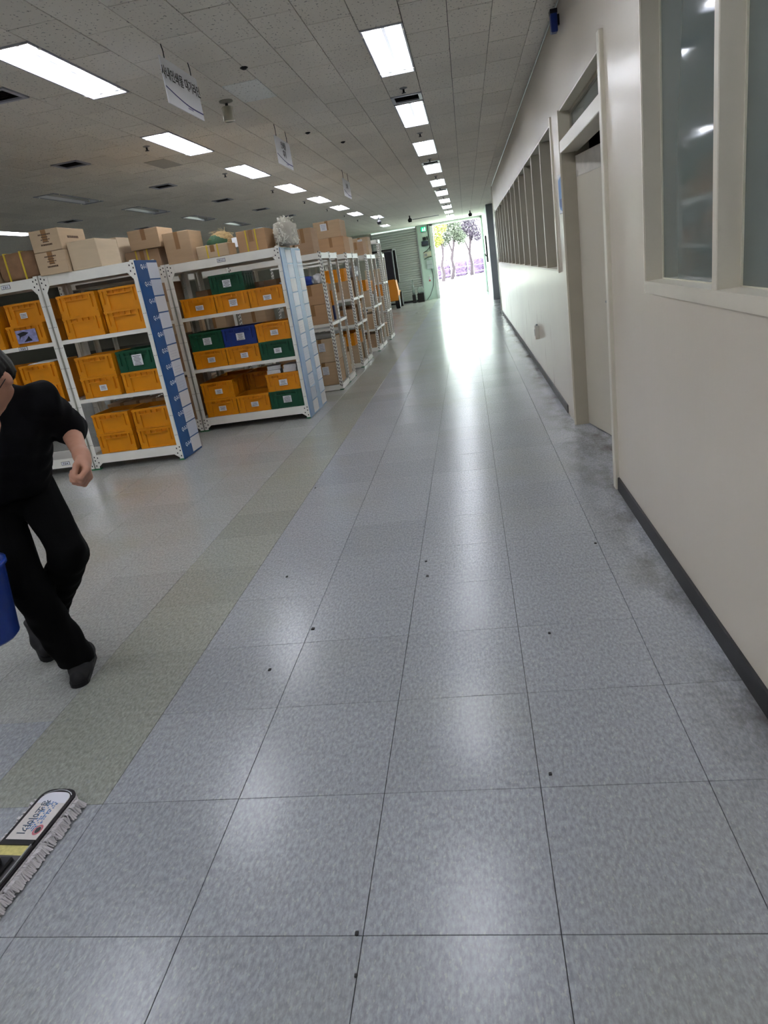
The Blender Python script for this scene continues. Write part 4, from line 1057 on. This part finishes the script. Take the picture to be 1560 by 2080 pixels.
# head axes: e2 up, e1 face forward, e0 to the person's left
fw = V3(-.12, -.72, -.66); fw /= np.linalg.norm(fw); up = V3(.12, -.42, .9); up -= fw * (up @ fw); up /= np.linalg.norm(up); lf = np.cross(up, fw)
def hp(a, b, c): return head + lf * a + fw * b + up * c
HM = [lf, fw, up]
def fingers(ha, wr, side):
    """a loosely closed fist: palm, four bent fingers and a thumb"""
    d = ha - wr; d /= np.linalg.norm(d)                       # along the hand
    pn = V3(-.75, -.55, -.1) if side > 0 else V3(.8, -.5, 0)  # palm normal
    pn -= d * (pn @ d); pn /= np.linalg.norm(pn); ac = np.cross(d, pn)   # across the knuckles
    if side < 0: ac = -ac
    P = [(cone(wr, wr + d * .03, .027, .028), .02)]
    for q in (-.028, -.010, .009, .026): P.append((cone(wr + d * .02 + ac * q * .6, wr + d * .082 + ac * q, .016, .0135), .012))
    for i, q in enumerate((-.030, -.0105, .009, .0275)):
        L = (.036, .041, .039, .031)[i]
        k0 = wr + d * .084 + ac * q; k1 = k0 + d * L * .75 + pn * L * .75; k2 = k1 - d * L * .35 + pn * L * .65; k3 = k2 - d * L * .62 - pn * L * .05
        P += [(cone(k0, k1, .0108, .0098), .006), (cone(k1, k2, .0098, .0088), .004), (cone(k2, k3, .0088, .0078), .003)]
    P.append((cone(wr + d * .055 + pn * .020 - ac * .012, wr + d * .075 + pn * .022 + ac * .014, .019, .017), .010))
    t0 = wr + d * .035 - ac * .026 + pn * .010; t1 = t0 + d * .030 - ac * .016 + pn * .018; t2 = t1 + d * .030 + ac * .008 + pn * .016; t3 = t2 + d * .018 + ac * .016 + pn * .004
    P += [(cone(t0, t1, .0145, .012), .010), (cone(t1, t2, .0115, .010), .004), (cone(t2, t3, .010, .008), .003)]
    return P
body = [(cone(pel, chest, .085, .11), .03), (cone(chest, neck, .11, .06), .05), (cone(neck - (head - neck) * .2, head - up * .05, .053, .055), .03),
        (ell(hp(0, -.006, .030), (.074, .094, .090), HM), .02), (ell(hp(0, .022, -.040), (.058, .072, .078), HM), .03), (cone(hp(0, .075, -.095), hp(0, .06, -.10), .022, .03), .03),
        (cone(hp(0, .090, .010), hp(0, .112, -.030), .008, .0135), .012), (cone(hp(-.012, .098, -.034), hp(.012, .098, -.034), .010, .010), .006),
        (cone(hp(-.020, .092, -.068), hp(.020, .092, -.068), .0065, .0065), .006), (cone(hp(-.018, .090, -.078), hp(.018, .090, -.078), .007, .007), .006),
        (cone(hp(-.045, .078, .028), hp(.045, .078, .028), .013, .013), .015),
        (ell(hp(.076, -.012, -.012), (.010, .020, .032), HM), .006), (ell(hp(-.076, -.012, -.012), (.010, .020, .032), HM), .006),
        (cone(chest + V3(0, 0, .02), shL, .08, .055), .04), (cone(shL, elL, .050, .042), .02), (cone(elL, wrL, .043, .027), .02),
        (cone(chest + V3(0, 0, .02), shR, .08, .055), .04), (cone(shR, elR, .050, .042), .02), (cone(elR, wrR, .043, .027), .02),
        (cone(pel, hipL, .08, .065), .03), (cone(hipL, knL, .062, .050), .03), (cone(knL, anL, .052, .036), .02),
        (cone(pel, hipR, .08, .065), .03), (cone(hipR, knR, .062, .050), .03), (cone(knR, anR, .052, .036), .02)] + fingers(haL, wrL, 1) + fingers(haR, wrR, -1)
person = thing('person', 'person in black clothes and black shoes striding past the racks, looking down', 'person', tuple(ORG))
skin = mat('skin', S(196, 146, 122), .5, noise=(18, .06))
gx = axis(-.98, -.08, .014, ((-.50, -.30, .007), (-.22, -.11, .0042))); gy = axis(.92, 1.56, .014, ((.93, 1.17, .007), (1.10, 1.24, .0042))); gz = axis(.05, 1.44, .014, ((.84, .98, .0042), (1.16, 1.40, .007)))
sdf_object('body', union(body), gx, gy, gz, skin, person, ORG)
# eyes and brows
for s in (-1, 1):
    c = hp(s * .031, .078, .004) - ORG
    MB().lathe([(.001, -.011), (.0075, -.008), (.0105, 0), (.0075, .008), (.001, .011)], tuple(c), 12).build('eye', mat('eye white', S(214, 208, 202), .3), person, smooth=True)
    MB().tube([tuple(hp(s * .016, .092, .026) - ORG), tuple(hp(s * .033, .092, .031) - ORG), tuple(hp(s * .048, .084, .026) - ORG)], .0035, 6).build('eyebrow', mat('black hair', S(22, 20, 20), .55), person)
# hair
hair_m = mat('black hair', S(22, 20, 20), .55)
cap = ell(hp(0, -.016, .040), (.083, .100, .092), HM); side_c = ell(hp(0, -.052, -.010), (.080, .062, .075), HM); cut = None
def hair(X, Y, Z):
    d = smin(cap(X, Y, Z), side_c(X, Y, Z), .02) + .003 * np.sin(X * 260) * np.sin(Y * 240 + Z * 150)
    q = [X - head[0], Y - head[1], Z - head[2]]
    bb = sum(fw[i] * q[i] for i in range(3)); cc = sum(up[i] * q[i] for i in range(3))
    d = np.maximum(d, -np.maximum(.040 - bb, cc - .058)); d = np.maximum(d, -np.maximum(-.030 - bb, cc - .012))
    return np.maximum(d, -(cc + .075))
hx = lambda i: axis(head[i] - .16, head[i] + .16, .0075)
sdf_object('hair', hair, hx(0), hx(1), hx(2), hair_m, person, ORG)
# glasses
gl = person
for s in (-1, 1):
    c = hp(s * .032, .104, .002); ring = [tuple(c + lf * .024 * math.cos(6.2832 * k / 20) + up * .018 * math.sin(6.2832 * k / 20) - ORG) for k in range(21)]
    MB().tube(ring, .0014, 5).tube([tuple(hp(s * .055, .100, .006) - ORG), tuple(hp(s * .078, .04, .004) - ORG), tuple(hp(s * .082, -.012, .0) - ORG)], .0016, 5).build('glasses_rim', dark_metal, gl)
MB().tube([tuple(hp(-.009, .106, .006) - ORG), tuple(hp(.009, .106, .006) - ORG)], .0014, 5).build('glasses_bridge', dark_metal, gl)
# clothes
cloth = mat('black jersey', S(14, 14, 17), .85, spec=.15, noise=(12, .15), bump=(9, .35)); cloth2 = mat('black trousers cloth', S(9, 9, 10), .9, spec=.12, noise=(12, .15), bump=(7, .4))
def fold(X, Y, Z, a): return a * (np.sin(X * 38 + Z * 26 + 2 * np.sin(Y * 21)) * np.sin(Y * 33 - Z * 31))
slL = elL + (wrL - elL) * .20; slR = elR + (wrR - elR) * .20
hem = pel + V3(0, 0, -.02)
sh = union([(cone(hem, chest, .130, .135), .03), (cone(hem + V3(.04, .0, 0), chest + V3(.06, 0, .0), .108, .110), .03), (cone(hem - V3(.04, .0, 0), chest - V3(.06, 0, .0), .108, .110), .03), (cone(chest, neck - V3(0, 0, .02), .12, .070), .05),
            (cone(chest + V3(.05, 0, .02), shL, .09, .070), .05), (cone(shL, elL, .070, .064), .02), (cone(elL, slL, .062, .052), .02),
            (cone(chest + V3(-.05, 0, .02), shR, .09, .070), .05), (cone(shR, elR, .070, .064), .02), (cone(elR, slR, .062, .052), .02)])
nk = ell(neck + fw * .055 + V3(0, -.03, -.015), (.055, .06, .085))
def shirt(X, Y, Z):
    d = sh(X, Y, Z) + fold(X, Y, Z, .006)
    d = np.maximum(d, .775 + .02 * np.sin(X * 20) - Z)
    return np.maximum(d, -nk(X, Y, Z))
sdf_object('shirt', shirt, axis(-.98, -.16, .0105), axis(.98, 1.60, .0105), axis(.70, 1.32, .0105), cloth, person, ORG)
heL = anL + (knL - anL) * .0; heR = anR + V3(0, 0, -.03)
tr = union([(cone(pel + V3(0, 0, .04), pel - V3(0, 0, .02), .125, .125), .03), (cone(hipL, knL, .086, .072), .012), (cone(knL, anL, .076, .066), .02),
            (cone(hipR, knR, .088, .074), .008), (cone(knR, heR, .078, .074), .02)])
def trousers(X, Y, Z):
    d = tr(X, Y, Z) + fold(X, Y, Z, .006); d = np.maximum(d, Z - .90)
    n = (anR - knR) / np.linalg.norm(anR - knR); near = (Y < 1.33) & (Z < .2) & (X > -.66)
    d = np.where(near, np.maximum(d, .055 - Z + .3 * (X + .53) * 0), d)
    nl = (anL - knL) / np.linalg.norm(anL - knL); p = anL + nl * .02; pl = (X - p[0]) * nl[0] + (Y - p[1]) * nl[1] + (Z - p[2]) * nl[2]
    return np.where((np.sqrt((X - p[0]) ** 2 + (Y - p[1]) ** 2 + (Z - p[2]) ** 2) < .13) & (Y > 1.30), np.maximum(d, pl), d)
sdf_object('trousers', trousers, axis(-.92, -.28, .0105), axis(1.02, 1.60, .0105), axis(.02, .94, .0105), cloth2, person, ORG)
# shoes
shoe_m = mat('black suede', S(34, 34, 36), .85, noise=(40, .25)); sole_m = mat('black sole', S(20, 20, 22), .6)
def shoe(heel, ball, toe, ank, lift, badge):
    hz = V3(0, 0, 1)
    u = union([(cone(heel + hz * .040, ball + hz * .040, .040, .047), .02), (cone(ball + hz * .038, toe + hz * .030, .046, .034), .02), (cone(heel + hz * .05, ank, .042, .046), .03)])
    def f(X, Y, Z):
        d = u(X, Y, Z)
        return np.maximum(d, Z - (ank[2] + .01))
    def floor_cut(X, Y, Z):
        t_ = ((X - heel[0]) * (toe - heel)[0] + (Y - heel[1]) * (toe - heel)[1]) / ((toe - heel)[:2] @ (toe - heel)[:2])
        zz = heel[2] + (toe[2] - heel[2]) * t_
        return np.maximum(f(X, Y, Z), zz + .004 - Z)
    lo = np.minimum(np.minimum(heel, toe), ank) - .07; hi = np.maximum(np.maximum(heel, toe), ank) + .07
    o = sdf_object('shoe', floor_cut, axis(lo[0], hi[0], .006), axis(lo[1], hi[1], .006), axis(max(-.02, lo[2]), hi[2], .006), shoe_m, person, ORG)
    fwv = (toe - heel) / np.linalg.norm(toe - heel); sd = V3(-fwv[1], fwv[0], 0); sd /= np.linalg.norm(sd)
    pts = []
    for c, r, a0, a1 in ((toe, .037, -90, 90), (heel, .042, 90, 270)):
        for k in range(9):
            a = math.radians(a0 + (a1 - a0) * k / 8); pts.append(c + fwv * r * math.cos(a) + sd * r * 1.05 * math.sin(a))
    n = len(pts); s_ = MB(); s_.add([tuple(p - ORG) for p in pts] + [tuple(p + hz * .02 - ORG) for p in pts], [tuple(range(n))[::-1], tuple(range(n, 2 * n))] + [(i, (i + 1) % n, n + (i + 1) % n, n + i) for i in range(n)])
    s_.build('shoe_sole', sole_m, o)
    if badge:
        c = ball + hz * .0775 + sd * .012 + fwv * -.004 - ORG; rr = [tuple(c + fwv * .010 * math.cos(6.2832 * k / 16) + sd * .008 * math.sin(6.2832 * k / 16) + hz * .0036 * -math.cos(6.2832 * k / 16)) for k in range(17)]
        MB().tube(rr, .0018, 5).tube([rr[0], rr[8]], .0012, 5).tube([rr[4], rr[12]], .0012, 5).build('shoe_badge', paper, o)
shoe(V3(-.555, 1.335, 0), V3(-.505, 1.215, 0), V3(-.480, 1.150, 0), anR + V3(0, .02, -.01), 0, True)
shoe(V3(-.835, 1.455, .125), V3(-.775, 1.385, .055), V3(-.740, 1.345, .035), anL + V3(-.03, .03, -.005), .08, False)

# bucket carried in the person's right hand
t = thing('bucket', 'blue plastic bucket carried low beside the person in black', 'bucket', (-.628, .942, .345))
bl = mat('blue bucket plastic', S(24, 62, 156), .35)
bk = MB().lathe([(.0, .004), (.10, .0), (.112, .012), (.140, .28), (.150, .285), (.150, .30), (.134, .298), (.106, .02), (.0, .02)], n=32).build('shell', bl, t, smooth=True)
hd = MB().tube([(.14 * math.cos(a), 0, .27 + .11 * math.sin(a)) for a in [math.pi * k / 16 for k in range(17)]], .004, 6).build('bail', grey_metal, t)

# ------------------------------------------------------------------ the yard outside
yard = mat('pale concrete yard', S(206, 206, 200), .8, noise=(.8, .06))
struct('ground_yard', MB().box(-40, 44, YE, 140, -.12, -.008), yard)
leaf_m = [mat('leaf grey green', S(72, 78, 66), .7), mat('leaf yellow green', S(120, 124, 56), .7), mat('leaf dusky', S(72, 62, 78), .7)]
bark = mat('bark', S(54, 44, 52), .9, noise=(8, .2))
def tree(x, y, h, lean, crown, seed, label, forks, lm):
    r = random.Random(seed); t = thing('yard_tree', label, 'tree', (x, y, 0))
    m = MB(); top = (lean, 0, h * .55)
    m.tube([(0, 0, -.01), (lean * .3 + .06, 0, h * .12), (lean * .3 - .05, 0, h * .24), (lean * .6 + .06, 0, h * .38), (lean, 0, h * .62)], [.15, .11, .10, .08, .06], 8)
    m.build('trunk', bark, t)
    for a, b in forks:
        MB().tube([(lean * a * 1.4, 0, h * a), (lean * a * 1.4 + b * .35, .1, h * (a + .1)), (lean * a * 1.4 + b, .2, h * (a + .3))], [.07, .05, .03], 6).build('branch', bark, t)
    lv = MB()
    for cx, cz, rr, n in crown:
        for k in range(int(n * 1.9)):
            d = Vector((r.gauss(0, 1), r.gauss(0, 1), r.gauss(0, 1))).normalized() * rr * (r.random() ** .4); c = Vector((cx, 0, cz)) + d
            u = Vector((r.gauss(0, 1), r.gauss(0, 1), r.gauss(0, 1))).normalized(); w = u.orthogonal().normalized(); s = r.uniform(.05, .11)
            lv.add([c - u * s, c + w * s * .55, c + u * s, c - w * s * .55], [(0, 1, 2, 3)])
    lv.build('leaves', leaf_m[lm], t, kind='stuff')
def wx(px_, y): return 1.293 + (px_ - 1.293) * (y + 1.12) / 46.12       # moves a position seen at y = 45 m to distance y
tree(wx(.32, 55), 55, 6.4, .55, [(.45, 3.5, .75, 520), (-.25, 2.9, .5, 240), (.95, 2.9, .5, 240), (.3, 4.8, 1.1, 600)], 1, 'slender twin trunk tree in the bright yard beyond the doorway', [(.22, .45), (.30, -.5)], 0)
tree(wx(1.58, 58.2), 58.2, 7.0, .12, [(.1, 3.7, .8, 560), (.7, 3.0, .55, 280), (-.6, 3.2, .55, 260), (.2, 5.0, 1.2, 640)], 2, 'straight thick trunk tree in the yard nearest the wall pillar', [(.30, .6), (.24, -.7)], 2)
tree(wx(-.25, 52.6), 52.6, 4.6, .2, [(-.15, 2.9, .5, 300), (.1, 3.8, .6, 300)], 3, 'small yellow green tree at the edge of the yard doorway', [(.25, .25)], 1)
tree(wx(2.9, 55), 55, 6.5, -.2, [(-.2, 4.6, 1.1, 420), (.4, 5.6, 1.1, 300)], 4, 'leafy tree partly hidden by the doorway jamb', [(.3, -.5)], 2)
hedge_m = mat('fringe tinted hedge leaves', S(92, 74, 104), .8, noise=(5, .25))  # purple is lens fringing from the glare, put into the leaf colour
for i in range(7):
    x = -3.7 + i * 1.46; r = random.Random(20 + i); t = thing('hedge_shrub', 'shrub coloured with purple lens fringing in the low hedge along the yard', 'shrub', (x, 61 + r.uniform(-.4, .4), 0), 'yard hedge')
    lumpy(1.28, 1.0, r.uniform(.95, 1.25), .05, 9, 30 + i).build('mass', hedge_m, t, smooth=True)
    lv = MB(); r = random.Random(40 + i)
    for k in range(220):
        c = Vector((r.uniform(-.60, .60), r.uniform(-.05, .3), r.uniform(.1, 1.05) + .45 * r.random() ** 3)); u = Vector((r.gauss(0, 1), r.gauss(0, 1), r.gauss(0, 1))).normalized(); w = u.orthogonal().normalized(); s = r.uniform(.05, .1)
        lv.add([c - u * s, c + w * s, c + u * s, c - w * s], [(0, 1, 2, 3)])
    lv.build('leaves', hedge_m, t, kind='stuff')
t = thing('yard_rail', 'thin pale rail fence in front of the yard hedge', 'fence', (.8, 59.5, 0))
for x in (-3.4, -1.6, wx(.55, 59.5) - .8, wx(1.73, 59.5) - .8, 3.4): MB().tube([(x, 0, 0), (x, 0, 1.5)], .035, 6).build('post', mat('pale fence paint', S(214, 210, 220), .5), t)
for z in (.25, .75): MB().tube([(-3.4, 0, z), (3.4, 0, z)], .010, 6).build('rail', mat('pale fence paint', S(214, 210, 220), .5), t)
